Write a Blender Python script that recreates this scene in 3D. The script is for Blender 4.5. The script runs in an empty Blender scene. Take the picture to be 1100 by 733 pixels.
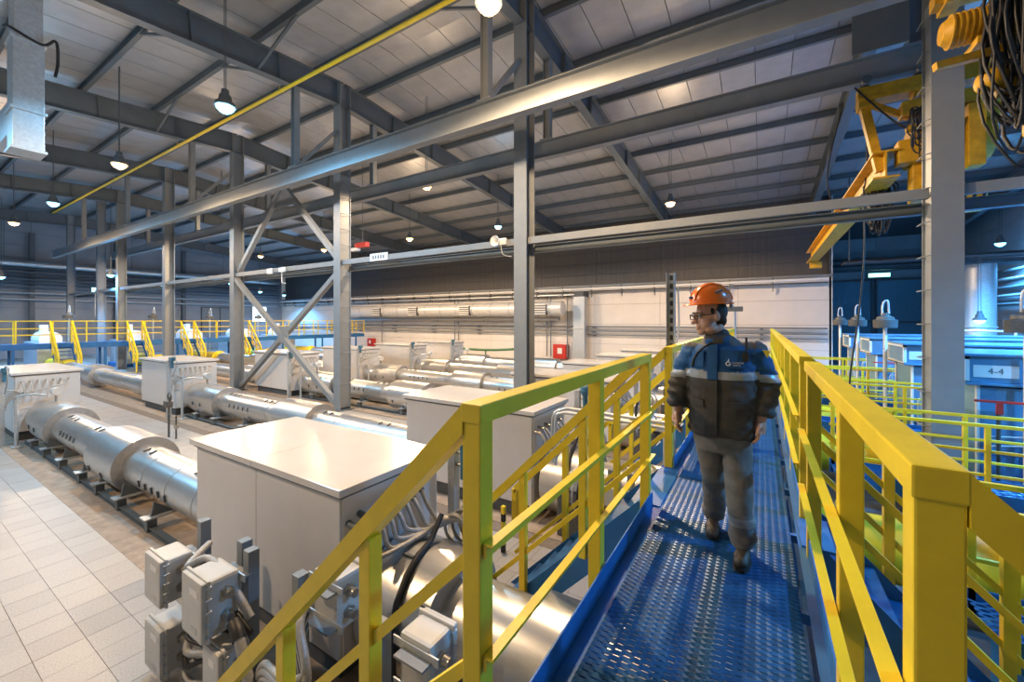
import bpy, bmesh, math, random
from mathutils import Vector, Matrix
random.seed(7)
scene = bpy.context.scene
COL = scene.collection
PI = math.pi

# ------------------------------------------------------------------ camera
cam_d = bpy.data.cameras.new('camera'); cam = bpy.data.objects.new('camera', cam_d); COL.objects.link(cam)
cam_d.sensor_width = 36.0; cam_d.sensor_fit = 'HORIZONTAL'
cam_d.lens = 435.6 / 1100 * 36
cam_d.shift_y = -22.5 / 1100
cam_d.clip_start = 0.05; cam_d.clip_end = 300
cam.location = (0, 0, 3.64)
cam.rotation_euler = (math.radians(90), 0, math.radians(31.6))
scene.camera = cam

# ------------------------------------------------------------------ world, exposure
w = bpy.data.worlds.new('world'); scene.world = w; w.use_nodes = True
w.node_tree.nodes['Background'].inputs[0].default_value = (0.36, 0.42, 0.5, 1)
w.node_tree.nodes['Background'].inputs[1].default_value = 0.3
scene.view_settings.view_transform = 'Standard'
scene.view_settings.look = 'None'
scene.view_settings.gamma = 1.0
scene.view_settings.use_curve_mapping = False
scene.view_settings.exposure = 0.45
WARM = (1.0, 0.69, 0.41)
COOL = (0.28, 0.66, 1.0)
BLUE = (0.10, 0.46, 1.0)
P_WARM = 800.0
P_COOL = 380.0

# ------------------------------------------------------------------ materials
def newmat(name):
    m = bpy.data.materials.new(name); m.use_nodes = True
    nt = m.node_tree
    return m, nt, nt.nodes['Principled BSDF']

def mat(name, col, rough=0.5, metal=0.0, var=0.08, scale=6.0, bump=0.0, bscale=60.0, spec=0.5, stretch=None, coat=0.0):
    m, nt, b = newmat(name)
    tc = nt.nodes.new('ShaderNodeTexCoord')
    vec = tc.outputs['Object']
    if stretch:
        mp = nt.nodes.new('ShaderNodeMapping'); mp.inputs['Scale'].default_value = stretch
        nt.links.new(vec, mp.inputs['Vector']); vec = mp.outputs['Vector']
    n = nt.nodes.new('ShaderNodeTexNoise'); n.inputs['Scale'].default_value = scale
    n.inputs['Detail'].default_value = 5; n.inputs['Roughness'].default_value = 0.62
    nt.links.new(vec, n.inputs['Vector'])
    r = nt.nodes.new('ShaderNodeValToRGB')
    r.color_ramp.elements[0].position = 0.3; r.color_ramp.elements[1].position = 0.7
    lo = [max(0, c * (1 - var * 1.3)) for c in col]; hi = [min(1, c * (1 + var)) for c in col]
    r.color_ramp.elements[0].color = (*lo, 1); r.color_ramp.elements[1].color = (*hi, 1)
    nt.links.new(n.outputs['Fac'], r.inputs['Fac'])
    nt.links.new(r.outputs['Color'], b.inputs['Base Color'])
    b.inputs['Roughness'].default_value = rough
    b.inputs['Metallic'].default_value = metal
    b.inputs['Specular IOR Level'].default_value = spec
    if coat: b.inputs['Coat Weight'].default_value = coat
    if bump:
        n2 = nt.nodes.new('ShaderNodeTexNoise'); n2.inputs['Scale'].default_value = bscale; n2.inputs['Detail'].default_value = 3
        nt.links.new(vec, n2.inputs['Vector'])
        bp = nt.nodes.new('ShaderNodeBump'); bp.inputs['Strength'].default_value = bump; bp.inputs['Distance'].default_value = 0.02
        nt.links.new(n2.outputs['Fac'], bp.inputs['Height']); nt.links.new(bp.outputs['Normal'], b.inputs['Normal'])
    return m

def emit(name, col, s):
    m, nt, b = newmat(name)
    b.inputs['Base Color'].default_value = (*col, 1)
    b.inputs['Emission Color'].default_value = (*col, 1); b.inputs['Emission Strength'].default_value = s
    return m

M = {}
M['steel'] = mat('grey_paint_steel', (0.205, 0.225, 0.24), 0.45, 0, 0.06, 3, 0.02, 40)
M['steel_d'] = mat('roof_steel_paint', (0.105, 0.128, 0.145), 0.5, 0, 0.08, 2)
M['panel'] = mat('roof_panel_sheet', (0.40, 0.41, 0.425), 0.36, 0.3, 0.10, 1.2, 0.0)
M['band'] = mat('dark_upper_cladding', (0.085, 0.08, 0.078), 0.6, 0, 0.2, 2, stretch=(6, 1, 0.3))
M['wallp'] = mat('wall_panel_sheet', (0.27, 0.30, 0.335), 0.5, 0.0, 0.08, 0.7)
M['wallw'] = mat('white_wall_paint', (0.76, 0.71, 0.66), 0.7, 0, 0.04, 0.8)
M['dark'] = mat('dark_sheet', (0.07, 0.08, 0.09), 0.6, 0, 0.15, 3)
M['tile'] = mat('terrazzo_tile', (0.37, 0.355, 0.34), 0.42, 0, 0.16, 55, 0.05, 200)
M['tile2'] = mat('terrazzo_tile_grey', (0.352, 0.337, 0.323), 0.45, 0, 0.18, 60, 0.05, 200)
M['grout'] = mat('tile_grout', (0.20, 0.165, 0.135), 0.9, 0, 0.2, 20)
M['bayfloor'] = mat('dark_bay_floor', (0.07, 0.08, 0.095), 0.6, 0, 0.2, 3)
M['conc'] = mat('brown_concrete', (0.335, 0.265, 0.205), 0.75, 0, 0.22, 5, 0.08, 120)
M['alu'] = mat('aluminium_cladding', (0.62, 0.62, 0.61), 0.33, 0.92, 0.06, 4, 0.03, 12, stretch=(1, 6, 6))
M['alu_r'] = mat('aluminium_ring', (0.42, 0.42, 0.42), 0.45, 0.8, 0.1, 8)
M['housing'] = mat('blue_lit_housing_tint', (0.13, 0.29, 0.47), 0.32, 0.25, 0.06, 3)  # blue lamp light put into the colour of silver housings
M['galv'] = mat('galvanised_steel', (0.50, 0.53, 0.55), 0.42, 0.5, 0.12, 14)
M['white'] = mat('white_cabinet_paint', (0.60, 0.585, 0.575), 0.42, 0, 0.025, 3, 0.01, 30)
M['roofw'] = mat('white_gloss_roof_sheet', (0.62, 0.60, 0.58), 0.2, 0, 0.04, 1.5)
M['seal'] = mat('dark_joint', (0.12, 0.13, 0.14), 0.7)
M['yel'] = mat('yellow_paint', (0.77, 0.57, 0.02), 0.4, 0, 0.07, 5, 0.015, 60)
M['yel_d'] = mat('crane_yellow_paint', (0.55, 0.30, 0.010), 0.5, 0, 0.22, 6)
M['blue'] = mat('blue_paint', (0.012, 0.13, 0.37), 0.52, 0, 0.12, 4, 0.01, 40)
M['grate'] = mat('blue_grating_paint', (0.012, 0.095, 0.26), 0.35, 0.1, 0.25, 9)
M['jb'] = mat('junction_box_paint', (0.52, 0.52, 0.50), 0.45, 0, 0.06, 6)
M['brass'] = mat('nickel_gland', (0.48, 0.45, 0.40), 0.3, 0.9, 0.1, 20)
M['cable'] = mat('grey_cable', (0.38, 0.38, 0.37), 0.5, 0.3, 0.15, 40)
M['black'] = mat('black_rubber', (0.012, 0.012, 0.013), 0.5, 0, 0.1, 10)
M['red'] = mat('red_paint', (0.55, 0.03, 0.02), 0.4, 0, 0.06, 6)
M['label'] = mat('white_label', (0.75, 0.75, 0.74), 0.6, 0, 0.03, 6)
M['hydr'] = mat('teal_valve_paint', (0.05, 0.16, 0.24), 0.4, 0, 0.1, 8)
M['green'] = mat('green_hose', (0.05, 0.16, 0.07), 0.5)
M['valve'] = mat('dark_valve_body', (0.11, 0.11, 0.105), 0.45, 0.4, 0.2, 12)
M['e_warm'] = emit('warm_lamp_glow', (1.0, 0.62, 0.27), 2.6)
M['e_cool'] = emit('cool_lamp_glow', (0.32, 0.82, 1.0), 2.6)
M['e_win'] = emit('daylight_pane', (0.75, 0.92, 1.0), 3.0)
M['e_exit'] = emit('exit_sign_glow', (0.35, 0.95, 0.8), 2.5)

# ------------------------------------------------------------------ mesh helpers
class MB:
    def __init__(s): s.v = []; s.f = []; s.sm = []; s.mi = []
    def add(s, vs, fs, smooth=False, mi=0):
        o = len(s.v); s.v += [tuple(v) for v in vs]
        for f in fs: s.f.append(tuple(i + o for i in f)); s.sm.append(smooth); s.mi.append(mi)
        return s
    def box(s, x0, x1, y0, y1, z0, z1, mi=0, M4=None):
        vs = [(x0,y0,z0),(x1,y0,z0),(x1,y1,z0),(x0,y1,z0),(x0,y0,z1),(x1,y0,z1),(x1,y1,z1),(x0,y1,z1)]
        if M4: vs = [M4 @ Vector(v) for v in vs]
        return s.add(vs, [(0,3,2,1),(4,5,6,7),(0,1,5,4),(1,2,6,5),(2,3,7,6),(3,0,4,7)], mi=mi)
    def cbox(s, x0, x1, y0, y1, z0, z1, c=0.01, mi=0):      # box with chamfered edges
        bm = bmesh.new(); bmesh.ops.create_cube(bm, size=1)
        for v in bm.verts:
            v.co = Vector(((x0 if v.co.x < 0 else x1), (y0 if v.co.y < 0 else y1), (z0 if v.co.z < 0 else z1)))
        bmesh.ops.bevel(bm, geom=bm.edges[:], offset=c, segments=2, affect='EDGES', profile=0.6)
        bm.verts.index_update()
        s.add([v.co[:] for v in bm.verts], [[v.index for v in f.verts] for f in bm.faces], mi=mi); bm.free()
        return s
    def bar(s, a, b, w, h, up=(0,0,1), mi=0):                # rectangular bar a->b, w sideways, h along up
        a = Vector(a); b = Vector(b); d = (b - a).normalized(); up = Vector(up)
        if abs(d.dot(up)) > 0.98: up = Vector((0,1,0))
        sd = d.cross(up).normalized(); u = sd.cross(d).normalized()
        vs = []
        for p in (a, b):
            for (i, j) in ((-1,-1),(1,-1),(1,1),(-1,1)): vs.append(p + sd * (w/2*i) + u * (h/2*j))
        return s.add(vs, [(0,1,2,3),(7,6,5,4),(0,4,5,1),(1,5,6,2),(2,6,7,3),(3,7,4,0)], mi=mi)
    def ibeam(s, a, b, w, h, tf=0.02, tw=0.012, up=(0,0,1), mi=0):
        a = Vector(a); b = Vector(b); d = (b - a).normalized(); up = Vector(up)
        sd = d.cross(up).normalized(); u = sd.cross(d).normalized()
        s.bar(a + u*(h/2-tf/2), b + u*(h/2-tf/2), w, tf, up, mi); s.bar(a - u*(h/2-tf/2), b - u*(h/2-tf/2), w, tf, up, mi)
        s.bar(a, b, tw, h - 2*tf, up, mi); return s
    def cyl(s, a, b, r, n=12, r2=None, caps=True, smooth=True, mi=0):
        a = Vector(a); b = Vector(b); d = (b - a).normalized()
        t = Vector((1,0,0)) if abs(d.x) < 0.9 else Vector((0,1,0))
        e = d.cross(t).normalized(); f = d.cross(e).normalized(); r2 = r if r2 is None else r2
        vs = [a + (e*math.cos(2*PI*i/n) + f*math.sin(2*PI*i/n))*r for i in range(n)] + [b + (e*math.cos(2*PI*i/n) + f*math.sin(2*PI*i/n))*r2 for i in range(n)]
        s.add(vs, [(i, (i+1)%n, n+(i+1)%n, n+i) for i in range(n)], smooth, mi)
        if caps: s.add(vs[:n], [tuple(range(n))[::-1]], mi=mi); s.add(vs[n:], [tuple(range(n))], mi=mi)
        return s
    def tube(s, pts, r, n=8, mi=0):
        pts = [Vector(p) for p in pts]; k = len(pts); vs = []
        e = None
        for i, p in enumerate(pts):
            d = (pts[min(i+1,k-1)] - pts[max(i-1,0)]).normalized()
            if e is None:
                t = Vector((0,0,1)) if abs(d.z) < 0.9 else Vector((1,0,0)); e = d.cross(t).normalized()
            else:
                e = (e - d*e.dot(d)).normalized()
            f = d.cross(e)
            rr = r[i] if isinstance(r, (list, tuple)) else r
            vs += [p + (e*math.cos(2*PI*j/n) + f*math.sin(2*PI*j/n))*rr for j in range(n)]
        fs = [(i*n+j, i*n+(j+1)%n, (i+1)*n+(j+1)%n, (i+1)*n+j) for i in range(k-1) for j in range(n)]
        s.add(vs, fs, True, mi); s.add(vs[:n], [tuple(range(n))[::-1]], mi=mi); s.add(vs[-n:], [tuple(range(n))], mi=mi)
        return s
    def lathe(s, prof, axis='x', c=(0,0,0), n=32, sharp=True, mi=0):   # prof [(along, r)]
        def P(t, r, a):
            ca, sa = math.cos(a)*r, math.sin(a)*r
            if axis == 'x': return (c[0]+t, c[1]+ca, c[2]+sa)
            if axis == 'y': return (c[0]+ca, c[1]+t, c[2]+sa)
            return (c[0]+ca, c[1]+sa, c[2]+t)
        for (t0, r0), (t1, r1) in zip(prof[:-1], prof[1:]):
            vs = [P(t0, r0, 2*PI*i/n) for i in range(n)] + [P(t1, r1, 2*PI*i/n) for i in range(n)]
            fs = [(i, (i+1)%n, n+(i+1)%n, n+i) for i in range(n)]
            s.add(vs, fs, True, mi)
        return s
    def sphere(s, c, r, n=12, m=8, sc=(1,1,1), mi=0):
        vs = []; fs = []
        for i in range(m+1):
            a = PI*i/m
            for j in range(n):
                b = 2*PI*j/n
                vs.append((c[0]+r*sc[0]*math.sin(a)*math.cos(b), c[1]+r*sc[1]*math.sin(a)*math.sin(b), c[2]+r*sc[2]*math.cos(a)))
        for i in range(m):
            for j in range(n): fs.append((i*n+j, (i+1)*n+j, (i+1)*n+(j+1)%n, i*n+(j+1)%n))
        return s.add(vs, fs, True, mi)
    def mesh(s, name, mats):
        me = bpy.data.meshes.new(name); me.from_pydata(s.v, [], s.f)
        me.polygons.foreach_set('use_smooth', s.sm); me.polygons.foreach_set('material_index', s.mi)
        for m in (mats if isinstance(mats, (list, tuple)) else [mats]): me.materials.append(M[m] if isinstance(m, str) else m)
        me.update(); return me
    def build(s, name, mats, parent=None, loc=None):
        o = bpy.data.objects.new(name, s.mesh(name, mats)); COL.objects.link(o)
        if parent is not None: o.parent = parent
        if loc is not None: o.location = loc
        return o

def tag(o, label=None, cat=None, group=None, kind=None):
    if label: o['label'] = label
    if cat: o['category'] = cat
    if group: o['group'] = group
    if kind: o['kind'] = kind
    return o
def thing(name, label, cat, loc=(0,0,0), group=None, rz=0):
    o = bpy.data.objects.new(name, None); COL.objects.link(o); o.location = loc; o.rotation_euler.z = rz
    o.empty_display_size = 0.2
    return tag(o, label, cat, group)
def inst(name, me, parent=None, loc=(0,0,0), rz=0):
    o = bpy.data.objects.new(name, me); COL.objects.link(o); o.location = loc; o.rotation_euler.z = rz
    if parent is not None: o.parent = parent
    return o
def dup(root, loc, label=None, rz=None):
    def cp(o, par):
        c = o.copy(); COL.objects.link(c); c.parent = par
        for ch in o.children: cp(ch, c)
        return c
    r = cp(root, root.parent); r.location = loc
    if rz is not None: r.rotation_euler.z = rz
    if label: r['label'] = label
    return r
def arc(p0, p1, sag, n=10, side=(0,0,-1)):
    p0 = Vector(p0); p1 = Vector(p1); sd = Vector(side)
    return [p0.lerp(p1, t/n) + sd*(sag*4*(t/n)*(1-t/n)) for t in range(n+1)]
def bez(pts, n=8):                                    # Catmull-Rom through points
    P = [Vector(p) for p in pts]; out = []
    for i in range(len(P)-1):
        p0 = P[max(i-1,0)]; p1 = P[i]; p2 = P[i+1]; p3 = P[min(i+2,len(P)-1)]
        for k in range(n):
            t = k/n
            out.append(0.5*((2*p1)+(p2-p0)*t+(2*p0-5*p1+4*p2-p3)*t*t+(3*p1-p0-3*p2+p3)*t**3))
    out.append(P[-1]); return out
ORD = ['first','second','third','fourth','fifth','sixth','seventh','eighth','ninth','tenth','eleventh','twelfth','thirteenth','fourteenth','fifteenth','sixteenth']

# ------------------------------------------------------------------ layout constants
LINES = [3.2, 7.1, 11.6, 15.4, 19.3, 23.2]        # pipe line centre y
YC = 10.45                                        # column row / ridge
RIDGE = 13.25; SLOPE = 0.08
XL = -60.0; XR = 13.0; YF = 33.0; YB = -9.0
PZ = 0.64
def roofz(y): return RIDGE - SLOPE*abs(y - YC)
WZ = 2.0                                          # walkway deck
RZ = 3.34                                         # handrail top
# ================================================================== SETTING
# floor: base slab with bands of brown concrete under the pipe lines, tiles on the aisles
fb = MB().box(XL, XR, YB, YF + 14, -0.3, -0.012)
floor = tag(fb.build('floor', 'grout'), kind='structure', label='hall floor of light terrazzo tiles with brown concrete strips')
TS = 0.4
bands = [(y - 1.0, y + 1.0) for y in LINES]
for i, (a, b) in enumerate(bands):
    MB().box(XL, -0.2, a, b, -0.05, 0.0).build('concrete_strip', 'conc', floor)
MB().box(-0.2, XR, YB, YF + 14, -0.05, 0.0).build('bay_floor_slab', 'bayfloor', floor)
tilemesh = {}
for nm in ('tile', 'tile2'):
    tilemesh[nm] = MB().box(0.0025, TS - 0.0025, 0.0025, TS - 0.0025, -0.03, 0.0).mesh('floor_tile', nm)
cells = []
aisles = [(YB, bands[0][0])] + [(bands[i][1], bands[i+1][0]) for i in range(5)] + [(bands[5][1], YF)]
for (a, b) in aisles:
    ny = int(round((b - a) / TS + 0.499)); 
    ys = [b - TS*(k+1) for k in range(ny)] if a == YB else [a + TS*k for k in range(int((b-a)/TS + 1e-6))]
    for y in ys:
        x = -0.6
        while x > XL:
            cells.append((x, y)); x -= TS
def vis_size(x, y):
    D = -0.524*x + 0.852*y; L = 0.852*x + 0.524*y
    if D < 1: return 0
    u = 550 + 435.6*L/D; v = 344 + 435.6*3.64/D
    if not (-20 < u < 640 and v < 760): return 0
    return 1.0/D
cells.sort(key=lambda c: -vis_size(c[0]+.2, c[1]+.2))
for (x, y) in cells[:300]:
    o = inst('floor_tile', tilemesh['tile2' if random.random() < 0.3 else 'tile'], floor, (x, y, random.uniform(-0.001, 0.001)))
tb = MB()
for (x, y) in cells[300:]:
    if x < -46: continue
    vs = [(x+.0025,y+.0025,0),(x+TS-.0025,y+.0025,0),(x+TS-.0025,y+TS-.0025,0),(x+.0025,y+TS-.0025,0)]
    tb.add(vs, [(0,1,2,3)], mi=1 if random.random() < 0.3 else 0)
tag(tb.build('floor_tiles', ['tile', 'tile2'], floor), kind='stuff')
for i, (a, b) in enumerate(aisles):
    MB().box(XL, -46.2, a, b, -0.05, 0.0).build('far_floor_slab', 'tile', floor)

# ceiling: strips of sandwich panel on purlins
ceil = MB(); 
for (y0, y1) in ((YB, YC), (YC, YF + 14)):
    ceil.add([(XL,y0,roofz(y0)+.42),(XR,y0,roofz(y0)+.42),(XR,y1,roofz(y1)+.42),(XL,y1,roofz(y1)+.42)], [(0,1,2,3)])
ceiling = tag(ceil.build('ceiling', 'dark'), kind='structure', label='pitched hall roof of pale sandwich panels')
pw = 1.15
pm = {}
for key, (y0, y1) in (('near', (YB, YC)), ('far', (YC, YF)), ):
    mb = MB()
    z0, z1 = roofz(y0)+.30, roofz(y1)+.30
    g = 0.012
    vs = [(g,y0,z0),(pw-g,y0,z0),(pw-g,y1,z1),(g,y1,z1),(g,y0,z0+.08),(pw-g,y0,z0+.08),(pw-g,y1,z1+.08),(g,y1,z1+.08)]
    mb.add(vs, [(0,3,2,1),(4,5,6,7),(0,1,5,4),(1,2,6,5),(2,3,7,6),(3,0,4,7)])
    pm[key] = mb.mesh('roof_panel', 'panel')
x = XL
while x < XR:
    for key in pm: inst('roof_panel', pm[key], ceiling, (x, 0, 0))
    x += pw

# walls
def panel_wall(name, a, b, z0, z1, ph, pl, m, label, thick=0.12, nx=None):
    """wall of horizontal panels from a to b (xy), nx = outward normal"""
    a = Vector((*a, 0)); b = Vector((*b, 0)); d = (b-a).normalized(); L = (b-a).length; n = Vector((*nx, 0))
    base = MB()
    c = [a + n*0.06, b + n*0.06, b + n*(0.06+thick), a + n*(0.06+thick)]
    base.add([(*p.xy, z0) for p in c] + [(*p.xy, z1) for p in c], [(0,3,2,1),(4,5,6,7),(0,1,5,4),(1,2,6,5),(2,3,7,6),(3,0,4,7)])
    o = tag(base.build(name, 'dark'), kind='structure', label=label)
    k = int(math.ceil(L/pl)); z = z0
    rz = math.atan2(d.y, d.x)
    while z < z1 - 0.05:
        h = min(ph, z1 - z)
        me = MB().cbox(0.008, L/k-0.008, 0, 0.08, 0.008, h-0.008, 0.006).mesh('wall_panel', m)
        for i in range(k):
            p = a + d*(L/k*i)
            q = inst('wall_panel', me, o, (p.x, p.y, z), rz)
            if (Matrix.Rotation(rz, 3, 'Z') @ Vector((0,1,0))).dot(n) < 0: q.location = p + n*0.08 + Vector((0,0,z)); 
        z += ph
    return o
panel_wall('wall_left', (XL, YB), (XL, YF), 0, roofz(YB)+1.9, 1.2, 6.0, 'wallp', 'end wall of grey horizontal panels behind the blue platform', nx=(-1, 0))
panel_wall('wall_far', (XL, YF), (3.9, YF), 0, 6.6, 1.65, 5.4, 'wallw', 'long pale wall behind the pipe lines', nx=(0, 1))
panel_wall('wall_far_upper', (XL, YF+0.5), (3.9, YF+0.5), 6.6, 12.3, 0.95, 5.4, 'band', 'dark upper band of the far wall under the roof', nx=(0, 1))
panel_wall('wall_far_side', (3.9, YF), (3.9, YF+13.5), 0, 12.0, 1.65, 5, 'wallw', 'side return of the pale far wall', nx=(-1, 0))
panel_wall('wall_far_end', (3.9, YF+13.5), (XR, YF+13.5), 0, 11.5, 1.2, 6, 'wallp', 'end wall of the dim blue bay', nx=(0, 1))
panel_wall('wall_right', (XR, YB), (XR, YF+13.5), 0, roofz(YB)+1.9, 1.2, 6.0, 'wallp', 'side wall of horizontal panels in the blue lit bay', nx=(1, 0))
panel_wall('wall_back', (XL, YB), (XR, YB), 0, roofz(YB)+0.42, 1.2, 6.0, 'wallp', 'wall behind the viewer', nx=(0, -1))
# ledge under the upper band, end-wall trims
tag(MB().box(XL, 3.9, YF-0.25, YF+0.6, 6.45, 6.6).build('trim_1', 'steel'), kind='structure')
for i, yy in enumerate((3, 9, 15, 21, 27)):
    tag(MB().ibeam((XL+0.35, yy, 0), (XL+0.35, yy, 12.0), 0.35, 0.4, up=(1,0,0)).build('trim_%d' % (i+2), 'steel_d'), kind='structure')
# doors and window in the end wall
def door(name, x, y0, y1, h, label):
    o = tag(MB().box(x, x+0.06, y0, y1, 0.02, h).build(name, 'steel'), kind='structure', label=label)
    f = MB(); 
    for (a,b,c,d) in ((y0-.1,y0,0,h+.1),(y1,y1+.1,0,h+.1),(y0,y1,h,h+.1),((y0+y1)/2-.04,(y0+y1)/2+.04,0,h)): f.box(x-.0, x+.12, a, b, c, d)
    f.build('door_frame', 'dark', o)
    MB().box(x+.06, x+.12, (y0+y1)/2-.25, (y0+y1)/2-.2, 1.0, 1.25).build('door_handle', 'galv', o)
door('door_1', XL+0.02, 23.0, 27.0, 5.2, 'tall double gate in the blue end wall')
w1 = tag(MB().box(XL+0.0, XL+0.1, 28.8, 30.9, 3.3, 5.6).build('window_1', 'steel'), kind='structure', label='bright daylight window in the end wall')
MB().box(XL+0.1, XL+0.12, 28.95, 30.75, 3.45, 5.45).build('window_pane', 'e_win', w1)
MB().box(XL+0.1, XL+0.14, 29.82, 29.88, 3.45, 5.45).build('window_mullion', 'steel', w1)
# gates of the dim bay
for i, xx in enumerate((4.3, 8.5)):
    o = tag(MB().box(xx, xx+3.8, YF+13.30, YF+13.42, 0, 7.0).build('door_%d' % (i+2), 'hydr'), kind='structure', label='tall dark gate in the blue bay, %s from the pale wall' % ORD[i])
    f = MB()
    for (a,b,c,d) in ((xx-.12,xx+.02,0,7.2),(xx+3.78,xx+3.92,0,7.2),(xx,xx+3.8,7.0,7.2),(xx,xx+3.8,3.4,3.55)): f.box(a,b,YF+13.2,YF+13.35,c,d)
    f.build('door_frame', 'dark', o)
ex = thing('exit_sign', 'small glowing green exit sign above the dark gates', 'sign', (8.6, YF+13.12, 7.3))
MB().cbox(-0.75,0.75,0,0.4,0,0.4,0.02).build('housing', 'steel', ex); MB().box(-0.7,0.7,-0.01,0.0,0.04,0.36).build('lit_face', 'e_exit', ex)

# ================================================================== STEEL FRAME
CX = [2.82, -6.0, -14.55, -23.2, -31.9, -40.5, -45.2, -53.8]
COLNAME = ['broad grey steel column with wire rungs behind the yellow handrail', 'grey steel column behind the kinked yellow rail in the middle of the hall',
  'grey steel column at the near foot of the crossed bracing', 'grey steel column at the far foot of the crossed bracing',
  'grey steel column standing beyond the crossed bracing', 'fourth slim column beyond the bracing, one of a close pair', 'fifth slim column beyond the bracing, the farther of a close pair', 'most distant grey column before the blue platform']
COLNAME[5] = 'distant grey column, the nearer of a close pair'; COLNAME[6] = 'distant grey column, the farther of a close pair'
for i, x in enumerate(CX):
    t = thing('steel_column', COLNAME[i], 'column', (x, YC, 0), 'columns of the middle row')
    h = roofz(YC) - 0.02
    c = MB(); c.box(-.21,.21,-.25,-.228,0,h); c.build('flange', 'steel', t)
    c = MB(); c.box(-.21,.21,.228,.25,0,h); c.build('flange', 'steel', t)
    MB().box(-.01,.01,-.228,.228,0,h).build('web', 'steel', t)
    MB().cbox(-.33,.33,-.38,.38,0,.035,.008).build('base_plate', 'steel_d', t)
    for z in (5.93,): MB().box(-.21,.21,-.228,.228,z-.01,z+.01).build('stiffener', 'steel', t)
    if i in (0, 2):
        sx = -1 if i == 0 else 1
        MB().box(sx*.17-.006, sx*.17+.006, -.228, .228, 0.1, 9.5).build('closing_plate', 'steel', t)
        for k in range(14):
            z = 1.1 + k*0.62
            MB().tube([(sx*.18,-.2,z),(sx*.30,-.16,z-.02),(sx*.30,.16,z-.02),(sx*.18,.2,z)], .011, 6).build('rung', 'steel', t)
# rafters (one each side of ridge at every column) with stiffeners
for i, x in enumerate(CX + [11.5]):
    if i == 6: continue
    for sgn, y1 in ((-1, YB), (1, YF + (13 if x > 4 else 0))):
        lab = 'deep grey roof beam on the %s roof slope over the %s' % ('near' if sgn < 0 else 'far', ['broad rung column','middle column','near braced column','far braced column','column past the bracing','column pair','x','most distant column','blue lit bay'][i])
        t = thing('roof_beam', lab, 'beam', (x, YC, roofz(YC)), 'deep roof beams')
        L = abs(y1 - YC); mb = MB()
        a = Vector((0, sgn*0.0, -0.47)); b = Vector((0, sgn*L, -0.47 - SLOPE*L))
        up = (0, sgn*SLOPE, 1)
        d = (b-a).normalized()
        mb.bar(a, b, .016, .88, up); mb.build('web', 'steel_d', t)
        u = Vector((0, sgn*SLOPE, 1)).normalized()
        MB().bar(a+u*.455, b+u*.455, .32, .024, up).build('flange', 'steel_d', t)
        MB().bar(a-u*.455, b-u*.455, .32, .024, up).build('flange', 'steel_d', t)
        for k in range(1, int(L//2.6)+1):
            p = a.lerp(b, k*2.6/L)
            MB().bar(p-u*.44, p+u*.44, .30, .012, (0,1,0)).build('stiffener', 'steel_d', t)
# purlins
PUR = [YC - 1.0 - 2.3*k for k in range(8)] + [YC + 1.0 + 2.6*k for k in range(9)]
for k, y in enumerate(PUR):
    near = y < YC; n = k if near else k - 8
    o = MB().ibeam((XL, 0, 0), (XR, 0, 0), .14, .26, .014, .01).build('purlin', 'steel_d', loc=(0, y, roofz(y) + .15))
    tag(o, 'long thin roof purlin on the %s slope, %s down from the ridge' % ('near' if near else 'far', ORD[n]), 'beam', 'roof purlins')
# knee braces between rafters and purlins (thin angle struts seen at roof level)
STRUT = [(-14.55, PUR[1], -2.4, 'near the cool lamp'), (-23.2, PUR[1], -2.4, 'near the brightest warm lamp'), (-23.2, PUR[1], 2.4, 'crossing behind the yellow gas pipe'), (-6.0, PUR[9], 2.6, 'toward the yellow crane'), (-6.0, PUR[0], -2.4, 'beside the middle column head'), (-14.55, PUR[1], 2.4, 'between the two braced bays'), (-14.55, PUR[2], -2.4, 'above the cool lamp rod'), (-14.55, PUR[9], 2.5, 'behind the pale crane track')]
for (x, y, dx, lb) in STRUT:
    o = MB().bar((math.copysign(.1, dx), 0, -.86), (dx, 0, .03), .08, .08).build('roof_strut', 'steel_d', loc=(x, y, roofz(y)))
    tag(o, 'thin slanted strut from a roof beam to a purlin, ' + lb, 'strut', 'slanted roof struts')

# crane tracks hung from the rafters
def track(y, zb, label, x0, x1):
    t = thing('crane_track', label, 'beam', ((x0+x1)/2, y, zb), 'hung crane tracks')
    h = .56; L = (x1-x0)/2
    MB().box(-L, L, -.008, .008, .02, h-.02).build('web', 'steel', t)
    MB().box(-L, L, -.13, .13, 0, .024).build('flange', 'steel', t); MB().box(-L, L, -.13, .13, h-.024, h).build('flange', 'steel', t)
    for i, x in enumerate(CX):
        if i == 6 or not (x0 < x < x1): continue
        xx = x - (x0+x1)/2; ht = roofz(y) - .92 - zb
        MB().ibeam((xx,0,h+.03),(xx,0,ht),.2,.24,.014,.01,up=(1,0,0)).build('hanger', 'steel', t)
        MB().cbox(xx-.22,xx+.22,-.17,.17,h,h+.035,.006).build('hanger_plate', 'steel', t)
        for sx in (-.17,.17):
            for sy in (-.12,.12): MB().cyl((xx+sx,sy,h+.03),(xx+sx,sy,h+.075),.022,6,smooth=False).build('bolt', 'galv', t)
    return t
track(8.5, 8.64, 'long pale crane track crossing in front of the columns', -49.0, 12.85)
track(12.0, 8.98, 'long grey crane track running just behind the columns', -49.0, 12.85)
for (x, dx, nm) in ((-6.0, 1.6, 'middle'), (-14.55, 1.6, 'near braced'), (-23.2, 1.6, 'far braced')):
    o = MB().bar((0, -.3, 11.2), (0, -1.85, 9.35), .12, .12).build('knee_brace', 'steel', loc=(x, YC, 0)); tag(o, 'slanted knee brace from the %s column to the pale crane track' % nm, 'brace', 'knee braces')
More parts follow.
